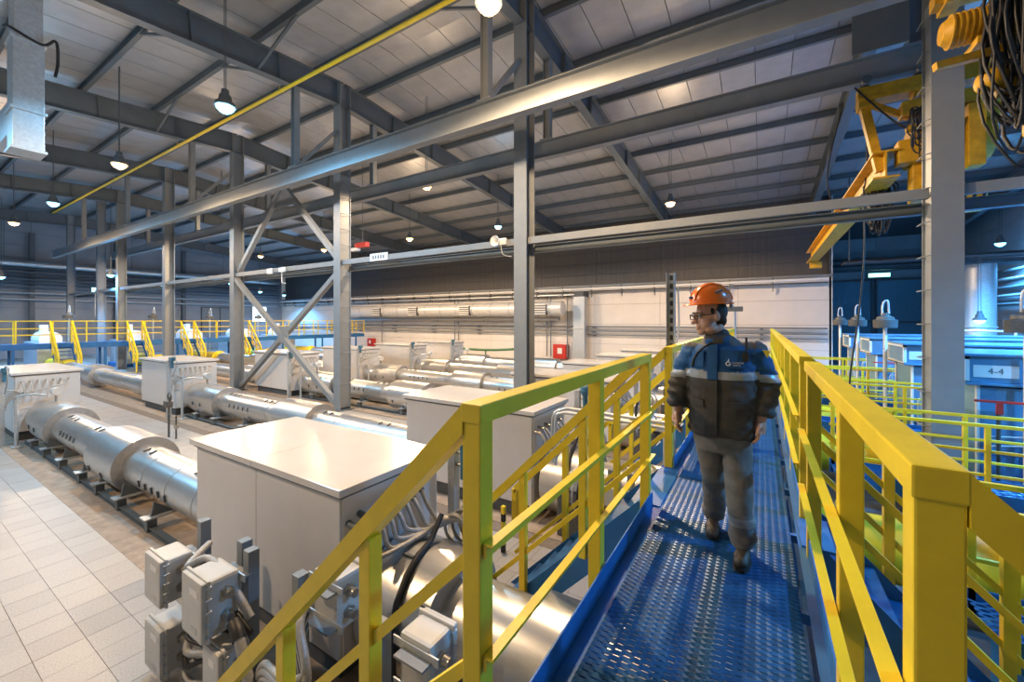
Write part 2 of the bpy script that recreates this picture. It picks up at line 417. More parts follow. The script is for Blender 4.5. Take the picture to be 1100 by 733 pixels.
# tie rails between columns
for k in range(len(CX)-1):
    a, b = CX[k], CX[k+1]
    if k == 5: pass
    o = MB().cbox(b+.212, a-.212, -.16, -.08, 5.86, 6.06, .008).build('tie_beam', 'steel', loc=(0, YC, 0))
    tag(o, 'pale horizontal tie beam across the %s bay of columns from the yellow crane' % ORD[k], 'beam', 'tie beams')
    o = MB().ibeam((b+.03, .36, 5.78), (a-.03, .36, 5.78), .16, .22).build('tie_girder', 'steel_d', loc=(0, YC, 0))
    tag(o, 'dark rear tie girder behind the %s pale tie beam' % ORD[k], 'beam', 'rear tie girders')
o = MB().cbox(CX[0]+.212, 12.85, -.16, -.08, 5.86, 6.06, .008).build('tie_beam', 'steel', loc=(0, YC, 0)); tag(o, 'pale horizontal tie beam in the blue lit bay beyond the broad column', 'beam', 'tie beams')
o = MB().ibeam((CX[0]+.2, .36, 5.78), (12.85, .36, 5.78), .16, .22).build('tie_girder', 'steel_d', loc=(0, YC, 0)); tag(o, 'dark rear tie girder in the blue lit bay', 'beam', 'rear tie girders')
# crossed bracing between columns 2 and 3
t = thing('cross_bracing', 'grey steel cross bracing with upper inverted V between two columns', 'bracing', ((CX[2]+CX[3])/2, YC, 0))
hx = (CX[2]-CX[3])/2 - .25
MB().bar((-hx,-.12,5.7),(hx,-.12,.25),.2,.2,(0,1,0)).build('brace_bar','steel',t)
MB().bar((-hx,.1,.25),(-.12,.1,2.92),.2,.2,(0,1,0)).build('brace_bar','steel',t)
MB().bar((.12,.1,3.03),(hx,.1,5.7),.2,.2,(0,1,0)).build('brace_bar','steel',t)
MB().box(-.42,.42,-.01,.01,2.6,3.35).build('gusset_plate','steel',t)
MB().bar((-hx,0,6.15),(-.2,0,9.7),.2,.2,(0,1,0)).build('brace_bar','steel',t)
MB().bar((hx,0,6.15),(.2,0,9.7),.2,.2,(0,1,0)).build('brace_bar','steel',t)
MB().add([(-.8,-.012,8.9),(.8,-.012,8.9),(.45,-.012,10),(-.45,-.012,10),(-.8,.012,8.9),(.8,.012,8.9),(.45,.012,10),(-.45,.012,10)],[(0,1,2,3),(7,6,5,4),(0,4,5,1),(1,5,6,2),(2,6,7,3),(3,7,4,0)]).build('gusset_plate','steel',t)

# yellow gas pipe under the rafters
gp = thing('gas_pipe', 'thin yellow pipe running high under the roof beams', 'pipe', (-20, 8.0, 11.82))
MB().cyl((-26,0,0),(30,0,0),.06,10).build('pipe','yel',gp)
for x in CX[:5]:
    MB().tube([(x+20,-.07,.12),(x+20,-.07,-.02),(x+20,0,-.075),(x+20,.07,-.02),(x+20,.07,.12)],.012,6).build('pipe_clip','yel',gp)

# duct hanging at the top left
t = thing('ventilation_duct', 'square galvanised duct hanging under the roof with a side branch', 'duct', (-15.2, 2.2, 7.7))
MB().cbox(-.33,.33,-.25,.25,0,2.6,.012).build('duct_section','galv',t); MB().cbox(-.31,.31,-.23,.23,2.66,5.0,.012).build('duct_section','galv',t)
for z in (2.58, .9, -.03): MB().cbox(-.37,.37,-.29,.29,z,z+.07,.01).build('duct_flange','galv',t)
MB().cbox(-2.4,-.33,-.22,.22,.5,1.3,.012).build('duct_branch','galv',t)
MB().tube(bez([(-.3,-.3,3.0),(.36,-.3,2.75),(.38,.2,2.6),(.5,.4,2.75),(.42,.45,2.3),(.45,.4,1.9)]),.03,6).build('cable','black',t)
# ================================================================== LAMPS
def lamp(x, y, z, warm, label, top=None, power=None, name='hanging_lamp', spill=.32, col=None):
    t = thing(name, label, 'lamp', (x, y, z), 'hanging high bay lamps')
    zt = (top if top else roofz(y) + .33) - z
    for sx in (-.05, .05): MB().cyl((sx,0,.42),(sx,0,zt),.012,6).build('rod', 'steel_d', t)
    MB().lathe([(.44,.0),(.44,.09),(.30,.10),(.28,.14),(.10,.17),(.08,.235),(-.02,.25),(-.02,.225),(.06,.2)], 'z', n=20).build('housing', 'steel_d', t)
    MB().lathe([(.0,.0),(.0,.225),(-.08,.205),(-.15,.14),(-.185,.07),(-.19,0)], 'z', n=20).build('glowing_lens', 'e_warm' if warm else 'e_cool', t)
    l = bpy.data.lights.new('lamp_light', 'POINT'); l.color = col if col else (WARM if warm else COOL)
    l.energy = power if power else (P_WARM if warm else P_COOL); l.shadow_soft_size = .18; l.energy *= spill
    lo = bpy.data.objects.new('lamp_light', l); COL.objects.link(lo); lo.parent = t; lo.location = (0, 0, -.30)
    sp = bpy.data.lights.new('lamp_beam', 'SPOT'); sp.color = l.color; sp.energy = l.energy/spill*2.2; sp.spot_size = math.radians(175); sp.spot_blend = .15; sp.shadow_soft_size = .2
    so = bpy.data.objects.new('lamp_beam', sp); COL.objects.link(so); so.parent = t; so.location = (0, 0, -.27)
    if col: sp.spot_size = math.radians(140); sp.spot_blend = .5
    return t
LZ = 9.5
lamp(-20.5, 5.23, LZ, True, 'brightest warm hanging lamp, under the yellow pipe')
lamp(-12.5, 5.34, LZ, False, 'cool white hanging lamp beside the yellow pipe', power=P_COOL*1.6)
lamp(-30.1, 5.24, LZ, False, 'cool white hanging lamp near the left edge')
lamp(-38.2, 5.06, LZ, True, 'warm hanging lamp farthest along the yellow pipe')
lamp(-4.29, 6.15, LZ, True, 'warm hanging lamp at the top edge of the view')
lamp(-12.39, 13.05, LZ, True, 'warm hanging lamp between the crane tracks')
lamp(-29.84, 12.54, LZ, True, 'small warm lamp beside the far braced column')
lamp(-3.88, 21.4, LZ, True, 'warm hanging lamp over the far wall near the orange helmet', power=P_WARM*1.6)
lamp(-13.98, 21.07, LZ, False, 'small cool lamp beside the middle column')
lamp(-21.44, 20.87, LZ, True, 'warm lamp hanging left of the middle column', power=P_WARM*1.6)
lamp(-30.87, 20.45, LZ, True, 'small warm lamp behind the near braced column')
lamp(-38.92, 19.49, LZ, True, 'small warm lamp seen inside the inverted V bracing')
lamp(-9.0, -3.0, LZ, True, 'warm lamp above the near aisle', power=P_WARM*.8)
lamp(-20.0, -3.0, LZ, False, 'cool lamp above the near aisle', power=P_COOL*2.0)
# cool lamps added to light the bay blue, then those over the far platform
for i, (x, y) in enumerate([(6.5, 4.5), (6.5, 12.5), (8.0, 19.0), (10.5, 26.0), (11, 9), (11.5, 34)]):
    lamp(x, y, 8.0, False, 'added cool lamp over the blue lit bay, %s of its row' % ORD[i], power=P_COOL*(2.6 if i == 0 else 6.5), spill=.05, col=BLUE)
for i, (x, y) in enumerate([(-41, 2), (-41, 10), (-41, 18), (-50, 6), (-50, 16), (-50, 25), (-54, 30)]):
    lamp(x, y, 7.0, False, 'cool lamp hanging over the far blue platform, %s of its row' % ORD[i], power=P_COOL*3.0, spill=.1, col=BLUE)
t = thing('flood_light', 'small bright cool floodlight on the far blue platform', 'lamp', (-46.5, 10.4, 6.1))
MB().cyl((0,0,-2.2),(0,0,0),.03,8).build('pole','galv',t); MB().cbox(0,.35,-.3,.3,-.2,.2,.03).build('housing','steel_d',t); MB().box(.35,.36,-.27,.27,-.17,.17).build('glowing_lens','e_cool',t)

# ================================================================== PIPE LINES
LNAME = ['nearest pipe line', 'second pipe line', 'third pipe line', 'fourth pipe line', 'fifth pipe line', 'farthest pipe line']
LBX = (-22.4, -18.9); RBX = (-6.75, -3.44)

def cabinet(x0, x1, y, zt, label, door_side=None, splits=2):
    t = thing('pump_cabinet', label, 'cabinet', ((x0+x1)/2, y, 0), 'white pump cabinets')
    hx = (x1-x0)/2; hy = .76
    # corner body with recess under the lid
    MB().box(-hx+.10, hx-.10, -hy+.10, hy-.10, .30, zt-.10).build('body_core', 'seal', t)
    n = splits
    for k in range(n):                                       # side sheets as panels
        a = -hx+.08 + (2*hx-.16)*k/n; b = -hx+.08 + (2*hx-.16)*(k+1)/n
        for sy in (-1, 1):
            MB().cbox(a+.004, b-.004, sy*(hy-.08)-.02, sy*(hy-.08)+.02, .28, zt-.11, .006).build('side_panel', 'white', t)
    for sx in (-1, 1):
        MB().cbox(sx*(hx-.08)-.02, sx*(hx-.08)+.02, -hy+.09, hy-.09, .28 if sx < 0 else .95, zt-.11, .006).build('end_panel', 'white', t)
        if sx > 0:
            for yy in (-hy+.28, hy-.28): MB().cbox(sx*(hx-.08)-.02, sx*(hx-.08)+.02, yy-.19, yy+.19, .28, .94, .006).build('end_panel', 'white', t)
    MB().box(-hx+.04, hx-.04, -hy+.04, hy-.04, zt-.11, zt-.075).build('lid_seal', 'seal', t)
    lid = MB()
    for k in range(2):
        a = -hx + 2*hx*k/2; b = -hx + 2*hx*(k+1)/2
        MB().cbox(a+.001, b-.001, -hy, hy, zt-.075, zt, .008).build('roof_sheet', 'roofw', t)
    MB().box(-hx+.2, hx-.2, -hy+.15, hy-.15, .0, .30).build('plinth', 'dark', t)
    return t

def prof_obj(name, x0, x1, r, y, z, m, parent, cap=True, lip=0.0, n=40):
    pr = []
    if cap: pr.append((x0, 0.2))
    if lip: pr += [(x0, r), (x0, r+lip), (x0+.05, r+lip), (x0+.05, r), (x1-.05, r), (x1-.05, r+lip), (x1, r+lip), (x1, r)]
    else: pr += [(x0, r), (x1, r)]
    if cap: pr.append((x1, 0.2))
    return MB().lathe(pr, 'x', (0, y, z), n=n).build(name, m, parent)

def silver_run(y, segs, label, latches, group='aluminium clad pipe runs'):
    x0 = segs[0][0]; x1 = segs[-1][1]
    t = thing('clad_pipe', label, 'pipe', ((x0+x1)/2, y, 0), group)
    o = (x0+x1)/2
    for (a, b, r, kind) in segs:
        nm = {'p': 'pipe_cladding', 'c': 'insulation_collar', 'f': 'flange_cover'}[kind]
        q = prof_obj(nm, a-o, b-o, r, 0, PZ, 'alu', t)
        if kind == 'c':                                       # darker flat end rings, seam strap
            for xx in (a-o-.004, b-o+.004):
                MB().lathe([(xx,.41),(xx,r-.006)],'x',(0,0,PZ),n=40).build('end_ring','alu_r',q)
        else:                                                 # cladding overlap seams
            xx = a + 1.05
            while xx < b - .4:
                MB().lathe([(xx-o-.012,r-.002),(xx-o-.012,r+.006),(xx-o+.012,r+.006),(xx-o+.012,r-.002)],'x',(0,0,PZ),n=40).build('seam_band','alu',q); xx += 1.05
    return t

def latches_on(t, o, xs, r, ang, m='dark'):
    """toggle latches of the removable cladding; ang measured from -y towards +z"""
    for x in xs:
        ca, sa = -math.cos(ang), math.sin(ang)
        mb = MB(); p = Vector((x-o, ca*(r+.012), PZ+sa*(r+.012))); tn = Vector((0, sa, ca*-1)).normalized()
        tn = Vector((0, -sa, -ca)) if False else Vector((0, sa, -ca)) 
        mb.bar(p - tn*.06, p + tn*.06, .035, .02, (0, ca, sa)); mb.build('latch', m, t)

PR = .40; CR = .565
RUN = [(-18.85,-18.1,.49,'f'),(-18.1,-16.3,CR,'c'),(-16.3,-12.6,PR,'p'),(-12.6,-10.85,CR,'c'),(-10.85,-7.1,PR,'p'),(-7.1,-6.7,.47,'f')]
RUN_R = [(-3.42,-2.55,.62,'c'),(-2.55,-1.75,.42,'p'),(-1.75,-.35,.52,'f'),(-.35,.6,.44,'p')]
RUN_L = [(-36.5,-31.5,PR,'p'),(-31.5,-30.4,CR,'c'),(-30.4,-24.6,PR,'p'),(-24.6,-22.45,.48,'f')]
for i, y in enumerate(LINES):
    t = silver_run(y, RUN, 'aluminium clad pipe between the two white cabinets of the %s' % LNAME[i], None)
    o = (RUN[0][0]+RUN[-1][1])/2
    if i < 4:
        latches_on(t, o, [-15.4,-15.1,-14.8,-14.5,-14.2], PR, math.radians(12)); latches_on(t, o, [-9.9,-9.6,-9.3,-9.0,-8.7], PR, math.radians(-8))
        latches_on(t, o, [-15.9,-15.6,-15.3,-13.6,-13.3,-13.0], PR, math.radians(75)); latches_on(t, o, [-10.5,-10.2,-8.2,-7.9], PR, math.radians(75))
        latches_on(t, o, [-12.3,-11.5], CR, math.radians(-18)); latches_on(t, o, [-17.8,-17.2], CR, math.radians(-5))
    t = silver_run(y, RUN_R, 'short clad pipe from the white cabinet under the walkway, %s' % LNAME[i], None, 'pipe stubs under the walkway')
    o = (RUN_R[0][0]+RUN_R[-1][1])/2
    if i == 0:
        MB().cyl((-1.0-o,-.30,PZ+.42),(-1.0-o,-.315,PZ+.445),.022,10).build('vent_hole','dark',t)
        for (dx, an) in ((-3.1,70),(-2.62,40)):
            a = math.radians(an); MB().bar((dx-o-.05,-math.cos(a)*.625,PZ+math.sin(a)*.625),(dx-o+.09,-math.cos(a)*.625,PZ+math.sin(a)*.625),.03,.02).build('latch','steel_d',t)
    t = silver_run(y, RUN_L, 'long clad pipe from the far cabinet to the blue platform, %s' % LNAME[i], None, 'far pipe runs')
    # yellow pipe on the right-hand bay
    ty = thing('yellow_pipe', 'fat yellow pipe in the blue lit bay on the %s' % LNAME[i], 'pipe', (1.9, y, 0), 'yellow pipes in the blue bay')
    MB().lathe([(-1.3,.2),(-1.3,.40),(1.3,.40),(1.3,.2)],'x',(0,0,PZ),n=32).build('pipe','yel',ty)
    for xx in (-1.0, 1.1): MB().lathe([(xx,.3),(xx,.50),(xx+.09,.50),(xx+.09,.3)],'x',(0,0,PZ),n=32).build('flange','yel',ty)
    ty2 = thing('yellow_pipe', 'yellow pipe end below the far blue platform on the %s' % LNAME[i], 'pipe', (-38, y, 0), 'yellow pipes under the far platform')
    MB().lathe([(-2.9,.2),(-2.9,.42),(1.5,.42),(1.5,.2)],'x',(0,0,PZ),n=24).build('pipe','yel',ty2); MB().lathe([(.9,.3),(.9,.53),(1.02,.53),(1.02,.3)],'x',(0,0,PZ),n=24).build('flange','yel',ty2)
    # cabinets
    cabinet(LBX[0], LBX[1], y, 2.06, 'white flat roofed cabinet at the far end of the %s' % LNAME[i])
    cabinet(RBX[0], RBX[1], y, 2.0, 'white flat roofed cabinet at the near end of the %s' % LNAME[i])
    # cradle supports and floor skids
    if i < 4:
        for k, xx in enumerate((-17.6, -16.2, -14.6, -13.0, -11.8, -10.5, -9.0) if i == 0 else (-17.6, -16.2, -14.3, -11.8, -9.2)):
            s = thing('pipe_support', 'steel cradle under the clad pipe of the %s, %s from the far cabinet' % (LNAME[i], ORD[k]), 'support', (xx, y, 0), 'pipe cradles')
            for sy in (-.5, .5):
                MB().cbox(-.07,.07,sy-.07,sy+.07,.0,.22,.006).build('foot_post','steel_d',s)
            MB().cbox(-.12,.12,-.62,.62,.22,.245,.004).build('saddle_plate','galv',s)
            for sy in (-1, 1): MB().add([(-.02,sy*.15,.245),(.02,sy*.15,.245),(.02,sy*.5,.245),(-.02,sy*.5,.245),(-.02,sy*.46,.48),(.02,sy*.46,.48),(.02,sy*.34,.38),(-.02,sy*.34,.38)],[(0,1,6,7),(2,3,4,5),(0,7,4,3),(1,2,5,6),(4,7,6,5),(0,3,2,1)]).build('saddle_rib','steel_d',s)
        for sy, nm in ((-.5, 'front'), (.5, 'rear')):
            o = MB().ibeam((-18.6,0,.04),(-7.0,0,.04),.1,.08,.01,.008).build('skid_rail','steel_d',loc=(0,y+sy,0)); tag(o, 'low %s steel floor rail under the %s' % (nm, LNAME[i]), 'rail', 'floor skid rails')

# instrument cluster at the right end of the far cabinets (strut post, thin standpipes, sensors, cables)
def far_cluster(y, i):
    x = LBX[1]
    t = thing('strut_post', 'grey strut post with sensor beside the far cabinet of the %s' % LNAME[i], 'post', (x+.15, y-.95, 0), 'instrument posts of far cabinets')
    MB().box(-.06,.06,-.06,.06,0,2.15).build('post','galv',t)
    MB().cyl((.14,.05,1.85),(.14,.05,2.2),.05,10).build('sensor','hydr',t); MB().cbox(.02,.26,-.02,.12,2.12,2.26,.02).build('sensor_head','hydr',t)
    MB().tube(bez([(.14,.05,2.26),(.45,.05,2.3),(.5,.05,1.9),(.1,.05,1.5)]),.016,6).build('cable','cable',t)
    t = thing('standpipe', 'thin standpipe with transmitter on the %s pipe near the far cabinet' % LNAME[i].replace(' pipe line',''), 'pipe', (x+.75, y-.75, 0), 'thin standpipes')
    MB().cyl((0,0,0),(0,0,1.35),.045,10).build('pipe','galv',t); MB().cbox(-.18,.18,-.1,.1,0,.03,.005).build('foot','galv',t)
    MB().tube(bez([(0,0,1.35),(.05,0,1.45),(.2,.2,1.5),(.4,.5,1.45)]),.03,8).build('bend','galv',t)
    t = thing('pressure_transmitter', 'small transmitter on a short stem above the far clad flange of the %s' % LNAME[i], 'instrument', (x+.85, y, PZ+.46), 'pressure transmitters')
    MB().cyl((0,0,0),(0,0,.3),.03,8).build('stem','brass',t); MB().cyl((-.13,0,.4),(.13,0,.4),.11,14).build('head','jb',t); MB().cyl((0,0,.3),(0,0,.42),.07,10).build('neck','jb',t)
    b = thing('cable_bundle', 'grey cables looping from the far cabinet end of the %s' % LNAME[i], 'cable', (x, y, 0), 'cable bundles of far cabinets')
    for k in range(7):
        yy = -.55 + k*.16; 
        MB().tube(bez([(0,yy,1.78),(.18,yy,1.74),(.3,yy*.8-.1,1.45+.03*k),(.22,-.7,1.55-.03*k),(.2,-.9,1.6-.1*k)],6),.016,6).build('cable','cable',b)
        MB().cyl((-.02,yy,1.78),(.08,yy,1.78),.028,8).build('gland','brass',b)
for i, y in enumerate(LINES): far_cluster(y, i)
t = thing('floor_valve', 'dark hand valve on a thin stem standing in the aisle', 'valve', (-15.7, 5.15, 0))
MB().cyl((0,0,0),(0,0,.95),.03,8).build('stem','valve',t); MB().cbox(-.22,.1,-.08,.08,.92,1.12,.03).build('body','valve',t)
MB().lathe([(-.02,.13),(0,.15),(.02,.13),(0,.11),(-.02,.13)],'y',(.05,0,1.25),n=16).build('hand_wheel','valve',t); MB().cyl((0.05,0,1.1),(.05,0,1.25),.02,6).build('spindle','valve',t)
t = thing('floor_valve', 'short dark drain stem beside the aisle hand valve', 'valve', (-15.3, 5.2, 0))
MB().cyl((0,0,0),(0,0,.7),.025,8).build('stem','valve',t); MB().cbox(-.05,.05,-.05,.05,.3,.42,.01).build('body','brass',t)
# ================================================================== WALKWAY
XW0, XW1 = -0.76, 0.25; YW0, YW1 = -1.2, 17.0
wk = thing('walkway', 'blue raised walkway with expanded metal deck', 'walkway', (0, 0, 0))
# expanded metal deck, strands as tilted ribbons
def exp_mesh(x0, x1, y0, y1, z, lw=.095, sw=.04, rib=.0165):
    mb = MB(); hw = lw/2; rows = int((y1-y0)/(sw/2)); cols = int((x1-x0)/hw)
    for j in range(rows):
        yb = y0 + j*sw/2; vs = []
        for i in range(cols+1):
            up = (i + j) % 2
            y = yb + (sw/2 - .004 if up else .004); x = x0 + i*hw
            for dx in (-.012, .012):
                if (i == 0 and dx < 0) or (i == cols and dx > 0): continue
                vs.append((x+dx, y, z)); 
        n = len(vs); V = []
        for (x, y, zz) in vs: V += [(x, y-rib*.45, zz-.007), (x, y+rib*.45, zz), (x, y+rib*.45, zz-.003), (x, y-rib*.45, zz-.010)]
        F = []
        for k in range(n-1):
            a = 4*k; b = a+4
            F += [(a,b,b+1,a+1),(a+1,b+1,b+2,a+2),(a+2,b+2,b+3,a+3),(a+3,b+3,b,a)]
        mb.add(V, F)
    return mb
tag(exp_mesh(XW0+.01, XW1-.01, YW0, YW1, WZ).build('mesh_deck', 'grate', wk), kind='stuff', label='blue expanded metal deck')
# frame under the deck
for x in (XW0-.02, XW1+.02):
    MB().ibeam((x, YW0, WZ-.11), (x, YW1, WZ-.11), .08, .2, .01, .008).build('side_beam', 'blue', wk)
y = YW0 + .1
while y < YW1:
    MB().box(XW0, XW1, y-.02, y+.02, WZ-.07, WZ-.012).build('cross_bar', 'blue', wk); y += .98
for xx in (XW0+.34, XW0+.67): MB().box(xx-.008, xx+.008, YW0, YW1, WZ-.06, WZ-.012).build('bearing_bar', 'blue', wk)
# toe boards, open at the stairs
ST1 = (0.15, 1.17); ST2L = (3.72, 4.78); ST2R = (3.62, 4.15); ST3L = (7.9, 8.9)
def toe(x, a, b, nm='toe_board'): MB().box(x-.004, x+.004, a, b, WZ-.18, WZ+.125).build(nm, 'blue', wk)
for a, b in ((ST1[1], ST2L[0]), (ST2L[1], ST3L[0]), (ST3L[1], YW1)): toe(XW0-.065, a, b)
for a, b in ((ST1[1], ST2R[0]), (ST2R[1], YW1)): toe(XW1+.03, a, b)
for x, (a, b) in ((XW0-.10, ST2L), (XW0-.10, ST3L), (XW1+.10, ST2R)):
    MB().box(min(x-.1, x+.1), max(x-.1, x+.1), a, b, WZ-.02, WZ).build('threshold_plate', 'blue', wk)
for k, yy in enumerate((0.2, 1.25, 5.1, 9.0, 13.2, 16.6)):
    for x in (XW0-.02, XW1+.02): MB().box(x-.05, x+.05, yy-.05, yy+.05, 0, WZ-.21).build('support_leg', 'blue', wk)
# railings
def post(mb_parent, x, y, z0, z1, w=.08, d=.08):
    MB().cbox(x-w/2, x+w/2, y-d/2, y+d/2, z0, z1, .006).build('post', 'yel', mb_parent)
def flat_rail(x, ya, yb, posts, label, inner, z_base=WZ-.16, group='walkway railings'):
    t = thing('railing', label, 'railing', (x, ya, 0), group)
    for p in posts: post(t, 0, p-ya, z_base, RZ-.066)
    MB().cbox(-.045, .045, -.046, yb-ya+.046, RZ-.07, RZ, .006).build('top_rail', 'yel', t)
    for z in (RZ-.52, RZ-.92):
        MB().cbox(min(inner*.045, inner*.06), max(inner*.045, inner*.06), -.03, yb-ya+.03, z-.025, z+.025, .002).build('mid_rail', 'yel', t)
        MB().cbox(min(inner*.045, inner*.085), max(inner*.045, inner*.085), -.03, yb-ya+.03, z+.019, z+.027, .001).build('mid_rail', 'yel', t)
    return t
flat_rail(-.885, 1.2, 3.72, [1.2, 2.45, 3.72], 'yellow railing with kinked corner at the head of the near stairs', 1)
flat_rail(-.885, 4.80, 7.9, [4.80, 6.3, 7.9], 'yellow railing behind the walking man on the warm side', 1)
flat_rail(-.885, 8.95, 16.9, [8.95, 10.5, 12.1, 13.7, 15.3, 16.9], 'far yellow railing on the warm side of the walkway', 1)
flat_rail(.31, 1.2, 3.6, [1.2, 2.15, 3.5], 'yellow railing ending in the large post on the blue side', -1)
flat_rail(.31, 4.15, 16.9, [4.15, 5.45, 6.8, 8.2, 9.6, 11.0, 12.5, 14, 15.5, 16.9], 'long receding yellow railing beside the walking man on the blue side', -1)

# stairs: descend along dirx from the walkway edge between ya and yb
def stair(x0, ya, yb, dirx, label, rails=(True, True), ext=0.0):
    t = thing('stairs', label, 'stairs', (x0, (ya+yb)/2, 0), 'steel stairs')
    hw = (yb-ya)/2; H = WZ; run = H
    for s in (-1, 1):
        a = Vector((0, s*hw, WZ-.16)); b = Vector((dirx*(run-.12), s*hw, .0-.0))
        n = 3
        MB().add([(0,s*hw-.006,WZ-.32),(0,s*hw-.006,WZ+.02),(dirx*(run+.02),s*hw-.006,.02),(dirx*(run-.34),s*hw-.006,0.0),
                  (0,s*hw+.006,WZ-.32),(0,s*hw+.006,WZ+.02),(dirx*(run+.02),s*hw+.006,.02),(dirx*(run-.34),s*hw+.006,0.0)],
                 [(0,1,2,3),(7,6,5,4),(0,4,5,1),(1,5,6,2),(2,6,7,3),(3,7,4,0)]).build('stringer', 'blue', t)
    for k in range(1, 9):
        z = WZ - k*WZ/9; x = dirx*(k*run/9)
        MB().box(min(x, x-dirx*.25), max(x, x-dirx*.25), -hw+.01, hw-.01, z-.03, z).build('tread', 'grate', t)
    for s, on in zip((-1, 1), rails):
        if not on: continue
        yy = s*(hw+.03)
        R = MB(); top = RZ-WZ-.035
        a = Vector((-dirx*.008, yy, WZ+top-.04)); b = Vector((dirx*(run*.98), yy, WZ+top-run*.98-.025))
        xs, ze = a.x, b.z-.03
        MB().add([(xs,yy-.045,RZ-.115),(xs,yy+.045,RZ-.115),(xs,yy+.045,RZ-.004),(xs,yy-.045,RZ-.004),(b.x,yy-.045,RZ-.115-abs(b.x-xs)),(b.x,yy+.045,RZ-.115-abs(b.x-xs)),(b.x,yy+.045,RZ-.004-abs(b.x-xs)),(b.x,yy-.045,RZ-.004-abs(b.x-xs))],
                 [(0,1,2,3),(7,6,5,4),(0,4,5,1),(1,5,6,2),(2,6,7,3),(3,7,4,0)]).build('hand_rail', 'yel', t)
        for dz in (.50, .90):
            MB().bar(a-Vector((0,0,dz)), b-Vector((0,0,dz*(1 if dz < .8 else .98))), .035, .045).build('mid_rail', 'yel', t)
        # rounded lower end
        e = b
        MB().bar(e, e-Vector((0,0,.50)), .09, .07, (1,0,0)).build('end_bar', 'yel', t)
        for f in (.28, .62, .93):
            p = a.lerp(b, f); zf = max(0.0, WZ - run*f - .1)
            MB().cbox(p.x-.035, p.x+.035, yy-.035, yy+.035, zf, p.z-.03, .005).build('post', 'yel', t)
    return t
stair(-.93, ST1[0], ST1[1], -1, 'blue stairs with yellow handrail descending past the junction boxes', (False, True))
stair(-.93, ST2L[0]+.02, ST2L[1]-.02, -1, 'blue stairs between two yellow handrails beside the second cabinet')
stair(-.93, ST3L[0]+.02, ST3L[1]-.02, -1, 'far blue stairs with yellow handrails behind the walking man')
stair(.36, ST1[0], ST1[1], 1, 'blue stairs dropping from the large yellow post', (False, True))
stair(.36, ST2R[0]+.02, ST2R[1]+.35, 1, 'blue stairs descending into the blue lit bay')

# ------------------------------------------------ cross decks with rails in the blue bay
for k, yc in enumerate((5.35, 9.35, 13.5, 17.4, 21.3)):
    t = thing('cross_deck', 'low blue deck with yellow rails between pipes of the blue bay, %s from the viewer' % ORD[k], 'walkway', (0, yc, 0), 'cross decks of the blue bay')
    x0, x1 = 1.1 if k else 1.7, 12.6; zd = .92
    if k < 3: tag(exp_mesh(x0, min(x1, 7.5), -.36, .36, zd, .16, .08, .02).build('mesh_deck', 'grate', t), kind='stuff')
    else: MB().box(x0, x1, -.36, .36, zd-.02, zd).build('deck_plate', 'grate', t)
    for s in (-1, 1):
        MB().box(x0, x1, s*.38-.01, s*.38+.01, zd-.16, zd+.1).build('toe_board', 'blue', t)
        MB().cbox(x0, x1, s*.40-.025, s*.40+.025, 2.02, 2.07, .005).build('top_rail', 'yel', t)
        for z in (1.66, 1.3): MB().cbox(x0, x1, s*.40-.02, s*.40+.02, z-.02, z+.02, .003).build('mid_rail', 'yel', t)
        x = x0+.05
        while x < x1:
            MB().cbox(x-.03, x+.03, s*.40-.03, s*.40+.03, .78, 2.04, .005).build('post', 'yel', t); x += 1.75
    for x in (x0+.2, (x0+x1)/2, x1-.2):
        MB().box(x-.05,x+.05,-.3,.3,0,zd-.03).build('support_leg','blue',t)
